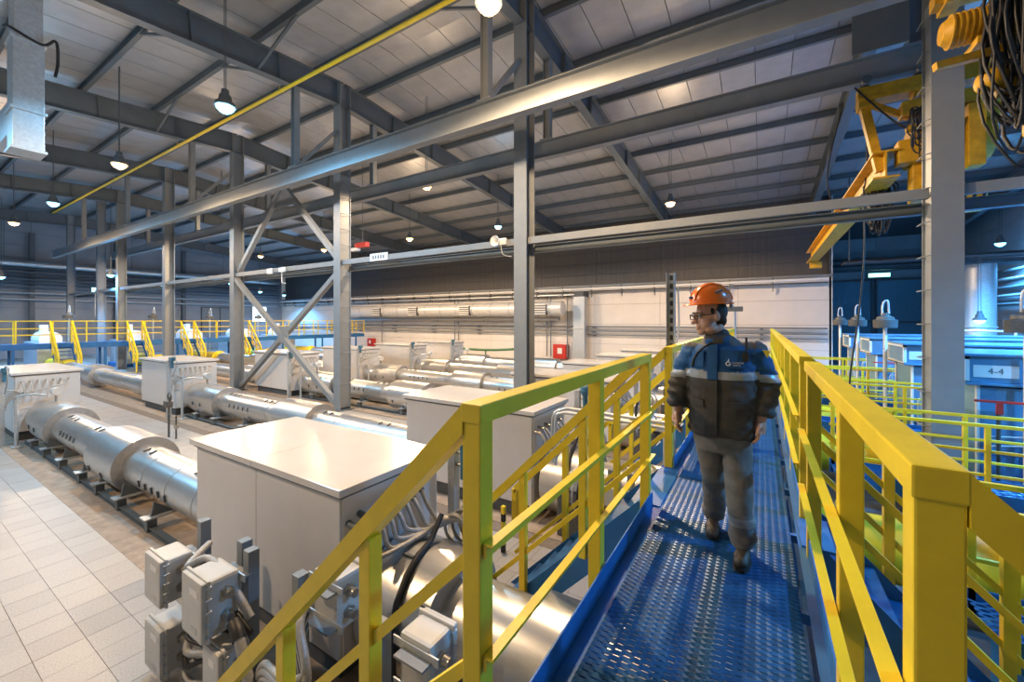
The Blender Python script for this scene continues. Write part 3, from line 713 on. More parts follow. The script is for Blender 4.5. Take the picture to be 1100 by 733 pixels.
# ------------------------------------------------ equipment of the blue bay
def text_mesh(txt, size, m, parent, loc, rot, name='lettering', ex=.002, align='CENTER'):
    cu = bpy.data.curves.new(name, 'FONT'); cu.body = txt; cu.size = size; cu.extrude = ex; cu.align_x = align; cu.align_y = 'CENTER'
    ob = bpy.data.objects.new(name, cu); COL.objects.link(ob)
    dg = bpy.context.evaluated_depsgraph_get(); me = bpy.data.meshes.new_from_object(ob.evaluated_get(dg))
    bpy.data.objects.remove(ob); bpy.data.curves.remove(cu)
    me.materials.clear(); me.materials.append(M[m])
    o = bpy.data.objects.new(name, me); COL.objects.link(o); o.parent = parent; o.location = loc; o.rotation_euler = rot
    return o
for i, y in enumerate(LINES):
    if i == 0: continue
    t = thing('pump_housing', 'pump housing tinted as blue lit, with overhanging lid, in the blue bay, %s' % LNAME[i], 'machine', (6.3, y, 0), 'pump housings of the blue bay')
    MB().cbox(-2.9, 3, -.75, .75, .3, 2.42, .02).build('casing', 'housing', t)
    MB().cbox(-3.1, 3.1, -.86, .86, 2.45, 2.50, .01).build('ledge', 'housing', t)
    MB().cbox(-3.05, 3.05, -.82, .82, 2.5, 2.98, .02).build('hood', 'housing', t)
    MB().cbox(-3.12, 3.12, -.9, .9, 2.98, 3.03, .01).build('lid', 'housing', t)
    MB().cbox(-2.6, 2.7, -.9, .9, 0, .3, .02).build('base_frame', 'blue', t)
    for (y0, y1, z0, z1) in ((-.84,-.76,2.5,2.98),(.76,.84,2.5,2.98),(-.84,.84,2.92,2.99),(-.84,.84,2.45,2.52),(-.78,-.70,.32,2.44),(.70,.78,.32,2.44)):
        MB().box(-3.10 if z0 > 2 else -2.93, -3.04 if z0 > 2 else -2.89, y0, y1, z0, z1).build('edge_frame', 'label', t)
    if i in (2, 3):
        MB().box(-2.99, -2.43, -.83, -.822, 2.60, 2.82).build('number_plate', 'label', t)
        if i == 2: text_mesh('4-4', .15, 'steel_d', t, (-2.71, -.832, 2.71), (PI/2, 0, 0), 'plate_lettering')
    # red handle and pipework in front
    if i in (2, 4):
        h = thing('lever_valve', 'red valve lever in front of the %s pump housing' % LNAME[i].replace(' pipe line',''), 'valve', (3.55, y-1.05, 0), 'red valve levers')
        MB().cyl((0,0,.3),(0,0,2.18),.03,8).build('stem','valve',h); MB().cbox(-.3,.3,-.03,.03,2.18,2.22,.008).build('lever','red',h); MB().cbox(-.03,.05,-.03,.03,1.98,2.18,.006).build('lever_hub','red',h)
    b = thing('pipe_cluster', 'thin steel tubing bent in front of the pump housing of the %s' % LNAME[i], 'pipework', (3.4, y-1.0, 0), 'tubing clusters of the blue bay')
    rr = random.Random(i)
    for k in range(9):
        z = 1.3 + rr.random()*.8; x = rr.random()*1.6
        MB().tube(bez([(x,0,.9),(x,0,z),(x+.15,.02,z+.08),(x+.5+rr.random()*.5,.05,z+.1+rr.random()*.1),(x+.9,.25,z+.05)],5),.022,6).build('tube','galv',b)
    # mushroom vent head on a pole
    px, pz = ((3.9, 3.42) if i == 2 else (3.0, 3.42))
    if i >= 2:
        m = thing('dome_floodlight', 'grey dome lamp head on a white pole beside a pump housing, %s' % LNAME[i], 'lamp', (px, y-1.0 if i == 2 else y, 0), 'dome lamp heads')
        MB().cyl((0,0,.3),(0,0,pz),.045,10).build('pole','label',m)
        MB().lathe([(pz,.0),(pz,.26),(pz+.22,.27),(pz+.24,.2),(pz+.30,.19),(pz+.36,.08),(pz+.42,.07)],'z',n=20).build('head','valve',m)
        MB().tube(bez([(-.06,0,pz+.3),(-.06,0,pz+.6),(-.02,0,pz+.75),(.06,0,pz+.74),(.08,0,pz+.4)],6),.025,8).build('conduit_hook','galv',m)
# ducts, standing pipe and wall clutter of the blue bay
t = thing('round_duct', 'fat vertical round duct against the blue bay wall', 'duct', (9.9, 31.5, 0)); MB().lathe([(0,.3),(0,.62),(3.2,.62),(3.25,.67),(3.3,.62),(6.6,.62),(6.65,.5)],'z',n=28).build('duct_body','galv',t)
MB().cbox(-1.6,1.6,-.9,.9,6.6,6.8,.02).build('duct_cap','dark',t)
t = thing('bent_pipe', 'thin pale pipe bent at a right angle beside the round duct', 'pipe', (8.55, 29.4, 0)); MB().tube([(0,0,6.6),(0,0,3.15),(.05,0,3.09),(1.9,0,3.09)],.05,8).build('pipe','label',t); MB().cyl((1.9,0,0),(1.9,0,3.1),.05,8).build('pipe_leg','label',t)
lamp(9.3, 29.55, 3.65, False, 'cool lamp glowing in front of the round duct', top=6.86, power=P_COOL*.8, col=BLUE)
t = thing('cable_tray', 'dark cable tray under the ceiling of the blue bay', 'tray', (8.3, 30, 6.9)); MB().box(-4.3,4.3,-.6,.6,-.05,0).build('tray_bed','dark',t)
for k in range(8): MB().tube([(-4.3+.8*j, -.5+.14*k, .05+.02*((k+j)%3)) for j in range(12)],.05,6).build('cable','black',t)
for xx in (-4,0,4): MB().cyl((xx,0,0),(xx,0,4.9),.03,6).build('rod','steel_d',t)
for k in range(5):
    o = MB().cyl((0,-9,0),(0,7,0),.09,8).build('service_pipe','galv' if k%2 else 'steel_d',loc=(12.55,38,4.6+.5*k)); tag(o, 'service pipe along the ribbed wall of the blue bay, %s from the bottom' % ORD[k], 'pipe', 'blue bay wall pipes')
for k in range(3):
    o = MB().box(-4.2,4.6,-.25,.885,0,.12).build('cable_tray','dark',loc=(8.2,45.6,7.9+.5*k)); tag(o, 'dark cable tray above the gates of the blue bay, %s from the bottom' % ORD[k], 'tray', 'gate wall cable trays')
M['duct'] = mat('bright_duct_sheet', (0.72,0.71,0.69), 0.35, 0.35, 0.05, 4)
# ================================================================== FAR WALL FITTINGS
t = thing('air_duct', 'long round silver duct with louvred outlets along the pale wall', 'duct', (-26, 30.8, 4.62))
MB().lathe([(-16,.2),(-16,.62),(12.0,.62),(12.0,.56),(12.06,.4),(12.06,0)],'x',n=28).build('duct_body','duct',t)
for k in range(5): MB().box(-14+6*k-.05,-14+6*k+.05,.5,2.19,-.05,.05).build('wall_bracket','steel_d',t)
for k, xx in enumerate((-10, -4.5, 2.2, 10.2)):
    MB().cbox(xx-.6,xx+.6,-.76,-.38,-.55,.32,.02).build('louvre_box','valve',t)
    for j in range(5): MB().box(xx-.58,xx+.58,-.80,-.74,-.50+j*.19,-.42+j*.19).build('louvre_slat','label',t)
for k in range(14): MB().lathe([(-15+2*k,.621),(-15+2*k,.645),(-14.94+2*k,.645),(-14.94+2*k,.621)],'x',n=28).build('seam_band','galv',t)
t = thing('air_duct', 'slimmer silver pipe just below the louvred duct', 'duct', (-26, 32.3, 3.75)); MB().cyl((-20,0,0),(11,0,0),.2,14).build('duct_body','alu',t)
for k in range(5): MB().tube([(-15+6*k,.4,.6),(-15+6*k,-.1,.6),(-15+6*k,-.1,-.25)],.04,6).build('bracket','steel_d',t)
for k, (z, r, y) in enumerate([(3.1, .06, 32.6), (2.75, .08, 32.5), (2.4, .05, 32.7)]):
    t = thing('wall_pipe', 'grey service pipe running along the pale wall, %s below the ducts' % ORD[k], 'pipe', (-24, y, z), 'service pipes on the far wall')
    MB().cyl((-34,0,0),(27.6,0,0),r,8).build('pipe','steel',t)
    for j in range(10): MB().box(-30+j*6-.1,-30+j*6+.1,-r-.02,.45,-r-.06,-r).build('bracket','steel_d',t)
# conduits and trays hung at the ledge
for k, (z, y, r) in enumerate([(6.25, 32.2, .10), (6.05, 32.4, .05)]):
    t = thing('conduit_run', ['pale conduit run along the wall ledge', 'thin dark conduit just under the pale ledge conduit'][k], 'pipe', (-26, y, z))
    MB().cyl((-33,0,0),(29.6,0,0),r,8).build('pipe','label' if k == 0 else 'valve',t)
    for j in range(24):
        MB().box(-32+j*2.55-.03,-32+j*2.55+.03,-.05,.05,-.5,.25).build('hanger','valve',t)
t = thing('cable_tray', 'dark cable tray crowded with cables under the wall ledge', 'tray', (-26, 32.5, 5.75))
MB().box(-33,12.5,-.3,.3,-.03,0).build('tray_bed','dark',t)
for s in (-.3,.3): MB().box(-33,12.5,s-.01,s+.01,0,.12).build('tray_side','galv',t)
rr = random.Random(3)
for k in range(10): 
    yy = -.26+k*.055; MB().tube([(x, yy+rr.uniform(-.02,.02), .04+rr.uniform(0,.05)) for x in range(-33,13,3)],.028,5).build('cable','black',t)
t = thing('vertical_duct', 'pale blue vertical duct on the far wall beside the louvred duct end', 'duct', (-13.0, 32.05, 0)); MB().cbox(-.5,.5,-.3,.3,0.0,5.6,.02).build('duct_body','galv',t); MB().cbox(-.55,.55,-.35,.35,2.9,3.0,.01).build('flange','galv',t); MB().cbox(-.4,.4,-.3,.9,5.6,6.0,.02).build('bend','dark',t)
for k, x in enumerate((-16.4, -16.0, -14.4, -26.5, -27.0, -38.0)):
    o = MB().cyl((0,0,.4),(0,0,5.8),.055,8).build('riser_pipe','steel',loc=(x, 32.6, 0)); tag(o, 'thin grey riser pipe on the far wall, %s of six' % ORD[k], 'pipe', 'wall risers')
for k, (x, z, s, lb) in enumerate(((-15.1, .25, 1.25, 'red fire hose cabinet on the pale wall behind the middle column'), (-40.0, .5, .95, 'small red fire box on the pale wall left of the cabinets'), (-57.0, 0, 2.1, 'dark red cabinet in the far corner by the bright window'))):
    t = thing('fire_cabinet', lb, 'cabinet', (x, 32.69 if k < 2 else 30.0, z), 'red fire cabinets')
    MB().cbox(-s/2,s/2,-.2,.3,0,s,.02).build('case','red',t); MB().cbox(-s/2+.06,s/2-.06,-.225,-.2,.06,s-.06,.01).build('door','red',t); MB().box(-s*.15,s*.2,-.232,-.226,s*.35,s*.75).build('label','label',t)
t = thing('green_hose', 'dark green hose lying on the farthest pipe by the wall', 'hose', (-22, 25.4, 1.3)); MB().tube(bez([(-6,0,.1),(-3,0,.25),(0,.1,.1),(4,0,.05),(6.5,0,.2)]),.09,8).build('hose','green',t)
for k in range(3): MB().cyl((-4+4*k,0,-1.3),(-4+4*k,0,.05),.05,8).build('stand','green',t)
t = thing('strut_column', 'perforated galvanised strut standing behind the man at shoulder', 'post', (-1.08, 6.0, 0))
MB().box(-.055,-.045,-.05,.05,0,4.3).build('channel_side','galv',t); MB().box(.045,.055,-.05,.05,0,4.3).build('channel_side','galv',t); MB().box(-.045,.045,.04,.05,0,4.3).build('channel_back','galv',t)
for k in range(26): MB().box(-.02,.02,.037,.041,1.2+k*.12,1.27+k*.12).build('slot','dark',t)
MB().tube(bez([(.09,0,4.1),(.11,-.02,3.6),(.08,-.02,3.2),(.12,0,2.4)]),.012,6).build('cable','label',t)
t = thing('walkway_lamp_post', 'short grey T shaped post behind the man', 'post', (-.95, 19.2, 0)); MB().cyl((0,0,0),(0,0,4.1),.06,8).build('pole','galv',t); MB().cbox(-.3,.3,-.08,.08,4.0,4.2,.02).build('head','steel_d',t)
# small fittings on the tie beam
t = thing('name_plate', 'small white plate on the tie beam left of the middle column', 'sign', (-12.15, YC-.165, 5.98)); MB().box(-.48,.48,-.02,0,-.12,.16).build('plate','label',t)
for k in range(5): MB().box(-.34+k*.14,-.26+k*.14,-.024,-.02,-.05,.08).build('lettering','steel_d',t)
t = thing('alarm_horn', 'white alarm horn on the tie beam beside the middle column', 'alarm', (-6.75, YC-.265, 6.0)); MB().lathe([(-.2,.16),(-.12,.09),(.1,.06),(.1,0)],'y',n=16).build('horn','label',t); MB().cbox(-.1,.25,.0,.1,-.1,.1,.02).build('bracket','label',t); MB().tube(bez([(.1,-.02,-.1),(.2,-.05,-.4),(.5,-.03,-.5)]),.015,6).build('cable','cable',t)
t = thing('wall_light', 'small fittings hanging on the tie beam inside the braced bay', 'fitting', (-19.3, YC-.165, 5.85)); MB().cbox(-.5,-.1,-.1,.0,-.05,.2,.03).build('box','label',t); MB().cbox(.5,1.0,-.1,.0,-.02,.18,.03).build('box','label',t); MB().tube([(.7,-.05,0),(.7,-.05,-.5),(1.0,-.05,-.55)],.02,6).build('conduit','label',t)
t = thing('red_beacon', 'small red beacon hanging beside the near braced column', 'beacon', (-17.8, 14.0, 7.6)); MB().cbox(-.5,.4,-.12,.12,-.15,.1,.03).build('case','red',t); MB().cbox(-.9,-.3,-.1,.1,-.3,-.12,.03).build('bracket','label',t); MB().cyl((0,0,.1),(0,0,5.7),.012,6).build('rod','steel_d',t)

# ================================================================== END WALL AND BLUE PLATFORM
t = thing('insulated_duct', 'shiny insulated duct running along the end wall', 'duct', (XL+1.3, 12, 8.9)); MB().cyl((0,-20,0),(0,20,0),.34,16).build('duct_body','alu',t)
for k in range(9): MB().tube([(0,-18+4.4*k,.3),(0,-18+4.4*k,roofz(12-18+4.4*k)+.3-8.9)],.02,6).build('rod','steel_d',t)
rr = random.Random(5)
for k in range(6):
    o = MB().box(-.25,.25,-20,20,0,.12).build('cable_tray','dark' if k%2 else 'steel_d',loc=(XL+.9+.12*(k%3), 12, 6.7+.34*k)); tag(o, 'dark cable tray on the end wall, %s from the bottom' % ORD[k], 'tray', 'end wall cable trays')
for k, (z, m) in enumerate(((5.6,'galv'),(6.2,'galv'))):
    o = MB().cyl((0,-20,0),(0,20,0),.09,8).build('service_pipe',m,loc=(XL+.7,12,z)); tag(o, 'thin service pipe under the trays of the end wall, %s' % ('lower','upper')[k], 'pipe', 'end wall pipes')
pf = thing('blue_platform', 'long blue platform with yellow railings before the end wall', 'walkway', (-38.6, 0, 0))
PZD = 2.16; PRZ = 3.6
MB().box(-.7,.7,-4,30,PZD-.04,PZD).build('deck','grate',pf)
for x in (-.7,.7): MB().box(x-.03,x+.03,-4,30,PZD-.34,PZD-.02).build('side_beam','blue',pf)
gaps = [(6.5,7.4),(10.1,10.9),(13.2,14.0),(17.2,18.0)]
def prail(x, a, b):
    MB().cbox(x-.035,x+.035,a,b,PRZ-.06,PRZ,.004).build('top_rail','yel',pf)
    for z in (PRZ-.5,PRZ-.9): MB().box(x-.02,x+.02,a,b,z-.02,z+.02).build('mid_rail','yel',pf)
    n = max(1, int((b-a)/1.5))
    for k in range(n+1): yy = a+(b-a)*k/n; MB().box(x-.035,x+.035,yy-.035,yy+.035,PZD,PRZ).build('post','yel',pf)
prail(-.66,-4,30)
edges = [-4]+[v for g in gaps for v in g]+[30]
for k in range(0,len(edges),2): prail(.66,edges[k],edges[k+1])
for k in range(9): 
    for x in (-.6,.6): MB().box(x-.06,x+.06,-3+4*k-.06,-3+4*k+.06,0,PZD-.3).build('support_leg','blue',pf)
for k, (a, b) in enumerate(gaps):
    s = stair(-37.9, a, b, 1, 'distant blue stairs with yellow handrails off the blue platform, %s from the left' % ORD[k]); s.scale.z = 1.08
for i, y in enumerate(LINES):
    t = thing('platform_pump', 'pale pump casing behind the blue platform on the %s' % LNAME[i], 'machine', (-43.0, y, 0), 'pumps behind the platform')
    MB().cbox(-2,2,-.7,.7,.3,2.1,.03).build('casing','galv',t); MB().lathe([(-1.2,0),(-1.2,.55),(1.2,.55),(1.2,0)],'x',(2.6-2.2,0,2.3),n=20).build('motor','label',t); MB().cbox(-1.6,1.6,-.9,.9,0,.3,.02).build('base_frame','blue',t)
    MB().cyl((.2,-.1,2.6),(.2,-.1,3.3),.22,14).build('filter_can','label',t)
    if i < 5:
        m = thing('dome_floodlight', 'small grey dome lamp head above the blue platform on the %s' % LNAME[i], 'lamp', (-40.2, y+.6, 0), 'dome lamp heads')
        pz = 3.75; MB().cyl((0,0,0),(0,0,pz),.05,8).build('pole','galv',m)
        MB().lathe([(pz,.0),(pz,.3),(pz+.25,.3),(pz+.3,.15),(pz+.42,.1)],'z',n=14).build('head','valve',m); MB().tube(bez([(-.06,0,pz+.3),(-.06,0,pz+.7),(.2,0,pz+.85),(.35,0,pz+.4)],5),.03,6).build('conduit_hook','galv',m)

# ================================================================== JUNCTION BOXES AND CABLES (near group)
def jbox(x0, x1, y0, y1, z0, z1, lid, label, glands, posts):
    """lid: '-y' or '+x'; glands on '+x' or '-y' face"""
    cx, cy, cz = (x0+x1)/2, (y0+y1)/2, (z0+z1)/2
    t = thing('junction_box', label, 'junction box', (cx, cy, z0), 'grey junction boxes')
    hx, hy, h = (x1-x0)/2, (y1-y0)/2, z1-z0
    MB().cbox(-hx,hx,-hy,hy,0,h,.03).build('body','jb',t)
    if lid == '-y':
        L = MB(); L.cbox(-hx-.012,hx+.012,-hy-.045,-hy+.005,-.012,h+.012,.022); l = L.build('lid','jb',t)
        MB().cbox(-hx-.024,hx+.024,-hy-.002,-hy+.022,-.022,h+.022,.008).build('lid_flange','jb',t)
        for k in range(5):
            for sx in (-1,1): MB().cyl((sx*(hx+.016),-hy-.018,h*(.08+.21*k)),(sx*(hx+.016),-hy+.03,h*(.08+.21*k)),.013,8).build('lid_bolt','galv',t)
        MB().box(-.02,hx-.06,-hy-.048,-hy-.0455,h*.74,h*.86).build('type_label','label',l); MB().box(0,hx-.08,-hy-.048,-hy-.0455,h*.1,h*.2).build('warning_label','brass',l)
        for gz in glands:
            g = thing_part('gland', t); MB().cyl((hx,0.02,gz*h),(hx+.03,0.02,gz*h),.05,6,smooth=False).build('gland','brass',t); MB().cyl((hx+.02,0.02,gz*h),(hx+.09,0.02,gz*h),.036,12).build('gland','brass',t)
        for zz in (.15, .85): MB().box(-hx-.05,hx+.08,hy,hy+.012,zz*h-.03,zz*h+.03).build('mounting_bar','galv',t)
        MB().box(-hx+.05,hx+.02,hy+.012,hy+.1,h*.12,h*.16).build('bracket','steel',t); MB().box(-hx+.05,hx+.02,hy+.012,hy+.1,h*.78,h*.82).build('bracket','steel',t)
    else:
        l = MB().cbox(hx-.005,hx+.045,-hy-.012,hy+.012,-.012,h+.012,.022).build('lid','jb',t)
        MB().cbox(hx-.022,hx+.002,-hy-.024,hy+.024,-.022,h+.022,.008).build('lid_flange','jb',t)
        for k in range(5):
            for sy in (-1,1): MB().cyl((hx-.03,sy*(hy+.016),h*(.08+.21*k)),(hx+.018,sy*(hy+.016),h*(.08+.21*k)),.013,8).build('lid_bolt','galv',t)
        for gz in glands:
            MB().cyl((0,-hy,gz*h),(0,-hy-.03,gz*h),.05,6,smooth=False).build('gland','brass',t); MB().cyl((0,-hy-.02,gz*h),(0,-hy-.09,gz*h),.036,12).build('gland','brass',t)
        for zz in (.15, .85): MB().box(-hx-.012,-hx,-hy-.05,hy+.05,zz*h-.03,zz*h+.03).build('mounting_bar','galv',t)
    return t
def thing_part(n, t): return None
jbox(-5.42,-5.04,1.62,1.86,.80,1.24,'-y','pale grey junction box with two glands, upper one nearest the pipe cradles',(.28,.68),None)
jbox(-4.46,-4.08,1.60,1.86,.86,1.36,'-y','pale grey junction box facing the aisle with fat conduit below',(.30,.72),None)
jbox(-5.42,-5.04,1.62,1.86,.10,.55,'-y','pale grey junction box below the one nearest the cradles',(.28,.68),None)
jbox(-4.20,-3.92,1.66,1.86,.28,.78,'-y','slim grey junction box under the conduit box',(.3,.75),None)
jb5 = jbox(-3.26,-2.94,2.06,2.32,1.08,1.52,'-y','white junction box seen behind the descending handrail',(.3,.7),None)
jb6 = jbox(-2.22,-1.92,2.06,2.30,.96,1.40,'-y','white junction box in front of the big silver collar',(.3,.7),None)
jb5.scale.y = -1; jb6.scale.y = -1
for k, (x, y, h, lb) in enumerate(((-5.21,2.02,1.45,'grey square post behind the upper junction box by the cradles'),(-4.33,2.02,1.48,'grey square post, farther of the pair at the conduit box'),(-4.12,1.98,1.47,'grey square post, nearer of the pair at the conduit box'),(-3.38,2.02,1.46,'grey square post beside the cabinet corner'),(-2.36,2.02,1.44,'grey square post before the big silver collar'),(-2.9,1.75,.9,'short dark post among the cables below the handrail'))):
    t = thing('mounting_post', lb, 'post', (x, y, 0), 'square mounting posts')
    MB().cbox(-.05,.05,-.05,.05,0,h,.006).build('post','steel',t); MB().cbox(-.1,.1,-.1,.1,0,.02,.004).build('foot_plate','steel_d',t)
    MB().cbox(-.12,.12,-.075,-.05,.45,.5,.004).build('cross_strap','galv',t)
t = thing('cable_bundle', 'ribbed grey conduit dropping from the junction box to the floor', 'cable', (-3.98, 1.74, 0))
pts = bez([(.06,0,1.0),(.2,-.02,.93),(.42,-.03,.6),(.62,.0,.25),(.9,.1,.03)],8); MB().tube(pts,.042,10).build('conduit','cable',t)
MB().tube(bez([(.06,0,1.0),(.14,-.01,.97),(.2,-.02,.92)],5),.055,10).build('conduit_end','black',t)
rr = random.Random(11)
t = thing('cable_bundle', 'grey and black cables sagging between the stacked junction boxes', 'cable', (-4.9, 1.75, 0))
for k in range(9):
    z = .15+.14*k; m = 'black' if k%2 else 'cable'
    MB().tube(bez([(-.1,.0+.03*k,z),(.1,-.03,z-.05),(.35,.04,z-.12+rr.random()*.2),(.7,.06,z-.1+rr.random()*.1),(1.0,.12,max(.03,z-.3))],5),.018+.008*(k%3),6).build('cable',m,t)
t = thing('cable_bundle', 'thick grey cables bunched below the junction box behind the stair rail', 'cable', (-3.14, 1.9, 0))
for k in range(10):
    z = 1.05-.06*k; m = 'black' if k in (3,7) else 'cable'
    MB().tube(bez([(.02,.0,1.35-.02*k),(.12,-.1,1.3-.03*k),(.28+.02*k,-.16,z),(.05,-.2,z-.12),(-.3,-.15,z-.2),(-.5,-.1,max(.05,z-.5)),(-.55,-.02,.03)],6),.026+.006*(k%2),8).build('cable',m,t)
t = thing('cable_bundle', 'armoured cables hanging from the white box before the collar', 'cable', (-2.1, 1.85, 0))
for k in range(5):
    MB().tube(bez([(0,-.05,1.28-.12*(k%2)),(.02,-.14,1.22),(.08+.03*k,-.16,1.0),(.1+.04*k,-.12,.6),(.2+.05*k,0,.05)],6),.026,8).build('cable','black' if k==1 else 'cable',t)

# right end of near cabinets: gland row, draped cables, strut with teal sensors
def near_cluster(y, i):
    x = RBX[1] - .06
    b = thing('cable_bundle', 'grey cables draping from the right end of the %s cabinet' % ['nearest','second','third','fourth','fifth','sixth'][i], 'cable', (x, y, 0), 'cable drapes of near cabinets')
    for k in range(8):
        yy = -.62+k*.13; r = random.Random(k+i*10)
        MB().cyl((0,yy,1.62+.05*(k%2)),(.12,yy,1.60+.05*(k%2)),.034,8).build('gland','brass' if i else 'steel_d',b)
        MB().tube(bez([(.1,yy,1.61+.05*(k%2)),(.2,yy,1.5),(.24+.05*r.random(),yy+.05,1.38-.08*r.random()),(.36,.1+.05*k-.1,1.32-.03*r.random()),(.48+.03*k,.25+.02*k,1.42),(.62+.02*k,.42,1.4-.03*k),(.6,.55,1.15)],6),.024,7).build('cable','cable',b)
    for k in range(3):
        MB().lathe([( -.02,.16+.03*k),(0,.185+.03*k),(.02,.16+.03*k),(0,.135+.03*k),(-.02,.16+.03*k)],'y',(.62+.05*k,.3+.1*k,1.32),n=20).build('cable_coil','cable',b)
    MB().tube([(.5,.2,1.5)]+[(.52+.03*q,-.66*math.sin(q*.33),PZ+.66*math.cos(q*.33)) for q in range(6)]+[(.72,-.66,.02)],.03,8).build('cable','black',b)
    t = thing('strut_post', 'grey strut post with teal sensors at the right end of the %s cabinet' % ['nearest','second','third','fourth','fifth','sixth'][i], 'post', (x+.32, y+.62, 0), 'sensor posts of near cabinets')
    MB().box(-.05,.05,-.05,.05,0,2.22).build('post','galv',t)
    MB().cyl((.16,0,1.75),(.16,0,2.15),.05,10).build('sensor','hydr',t); MB().lathe([(2.12,0),(2.12,.06),(2.2,.1),(2.3,.1),(2.3,0)],'z',(.16,0,0),n=12).build('sensor_head','hydr',t)
    MB().cyl((.05,0,1.9),(.32,0,1.9),.022,8).build('valve_stem','brass',t); MB().cyl((.05,0,2.05),(.32,0,2.05),.022,8).build('valve_stem','brass',t)
    MB().tube(bez([(.16,0,2.3),(.3,.02,2.34),(.46,.05,2.1),(.42,.05,1.6),(.3,.0,1.35)],6),.02,7).build('cable','cable',t)
    if i >= 1:
        # wound hose and valve blocks visible through the stairs
        v = thing('valve_block', 'dark valve block with wound hose at the right end of the %s cabinet' % ['','second','third','fourth','fifth','sixth'][i], 'valve', (x+.9, y-.62, 0), 'valve blocks')
        MB().cbox(-.35,.3,-.25,.25,0,.75,.03).build('block','valve',v); MB().cbox(-.2,.5,-.2,.2,.78,1.05,.03).build('actuator','jb',v)
        for k in range(5): MB().lathe([(-.02,.22+.035*k),(0,.24+.035*k),(.02,.22+.035*k),(0,.20+.035*k),(-.02,.22+.035*k)],'x',(-.1+.09*k,-.3,.85),n=20).build('hose_coil','black' if k%2 else 'cable',v)
        for k in range(2): MB().cbox(.55+.3*k,.65+.3*k,-.3,-.2,0,1.3,.006).build('post','steel',v)
        MB().cbox(.5,1.05,-.36,-.3,.75,1.05,.02).build('side_box','jb',v)
for i, y in enumerate(LINES[:5]): near_cluster(y, i)
t = thing('steel_tube', 'pair of bright bent steel tubes crossing behind the second stairs', 'pipe', (-2.0, 6.2, 0))
for k in range(2): MB().tube(bez([(-.95-.1*k,.1*k,1.2),(-.95-.1*k,.1*k,1.95),(-.85,.1*k,2.08+.05*k),(-.6,.1*k,2.1+.05*k),(.3,.1*k,2.08+.05*k),(.95,.1*k,2.06+.05*k)],6),.028,8).build('tube','galv',t)
for k in range(2): MB().cyl((.8,.1*k,0),(.8,.1*k,2.06+.05*k),.025,8).build('tube_leg','galv',t)
t = thing('striped_bollard', 'small black and yellow striped post at the foot of the second stairs', 'post', (-3.45, 5.35, 0))
for k in range(6): MB().cbox(-.03,.03,-.03,.03,k*.12,k*.12+.12,.004).build('stripe','yel' if k%2 else 'black',t)

# ================================================================== CRANES
def wire_loops(parent, c, w, h, n, seed, r=.018, m='black'):
    rr = random.Random(seed)
    for k in range(n):
        a = rr.uniform(0, PI); ww = w*rr.uniform(.35,1); hh = h*rr.uniform(.55,1); ox, oy = rr.uniform(-.12,.12), rr.uniform(-.12,.12)
        ca, sa = math.cos(a), math.sin(a); pts = []
        for j in range(25):
            q = 2*PI*j/24
            rad = ww*(.5+.12*math.sin(3*q+k))*math.sin(q); 
            pts.append((c[0]+ox+rad*ca, c[1]+oy+rad*sa, c[2]-hh*(1-math.cos(q))/2))
        MB().tube(pts, r*rr.uniform(.8,1.3), 6).build('cable_loop', m, parent)
t = thing('bridge_crane', 'yellow underhung bridge crane with hoist behind the broad column', 'crane', (2.4, 12.0, 0))
MB().cbox(-.55,1.9,-.14,.14,8.6,8.86,.01).build('end_carriage','yel_d',t); MB().cbox(-.55,1.9,-.2,.2,8.52,8.6,.006).build('end_carriage_flange','yel_d',t)
for xx in (-.4,.5,1.6):
    for sy in (-.16,.16): MB().cyl((xx,sy*1.2,9.0),(xx,sy*.5,9.0),.09,14).build('wheel','steel_d',t)
    MB().cbox(xx-.14,xx+.14,-.18,.18,8.4,8.62,.01).build('hanger_block','yel_d',t)
MB().bar((-.45,0,8.6),(-.15,0,6.95),.16,.2).build('leg','yel_d',t); MB().bar((-.4,-.1,8.5),(.3,-.1,8.0),.1,.12).build('leg_gusset','yel_d',t)
for (za, zb) in ((6.72,6.76),(7.28,7.32)): MB().box(-.32,.12,-.3,15.2,za,zb).build('girder_flange','yel_d',t)
MB().box(-.12,-.09,-.3,15.2,6.76,7.28).build('girder_web','yel_d',t)
MB().cbox(.15,1.7,-.3,.05,8.0,8.3,.02).build('trolley_frame','yel_d',t); MB().cbox(.2,1.0,-.45,-.25,7.62,7.72,.01).build('trolley_rail','yel_d',t)
MB().cyl((.35,.3,7.4),(1.6,.3,7.4),.42,20).build('hoist_drum','yel_d',t); MB().cyl((1.0,.2,7.9),(1.7,.2,7.9),.22,16).build('hoist_motor','yel_d',t)
MB().cbox(.35,.95,-.1,.25,6.2,7.1,.03).build('hoist_side_plate','yel_d',t); MB().cbox(.9,1.5,.0,.3,5.9,6.4,.04).build('hook_block','yel_d',t)
for k in range(4): MB().bar((.95+.14*k,-.012,5.95),(1.07+.14*k,-.012,6.35),.05,.01,(0,-1,0)).build('hazard_stripe','black',t)
MB().cbox(.1,.5,-.25,.1,7.0,7.5,.03).build('control_box','yel_d',t); MB().cbox(.55,.75,-.4,-.1,6.5,7.9,.02).build('hoist_bracket','yel_d',t); MB().cbox(1.1,1.35,-.4,-.1,6.7,7.95,.02).build('hoist_bracket','yel_d',t)
MB().box(-.2,.3,14.6,15.0,6.4,6.72).build('end_stop','yel_d',t)
wire_loops(t, (.0,.9,7.0), .5, 1.35, 22, 3, .016)
wire_loops(t, (.35,-.5,8.0), .4, 1.1, 8, 8, .014)
MB().tube(bez([(-.6,-.1,8.9),(-.2,-.3,8.2),(.2,-.35,7.7),(.7,-.4,7.5)],6),.022,6).build('cable','black',t)
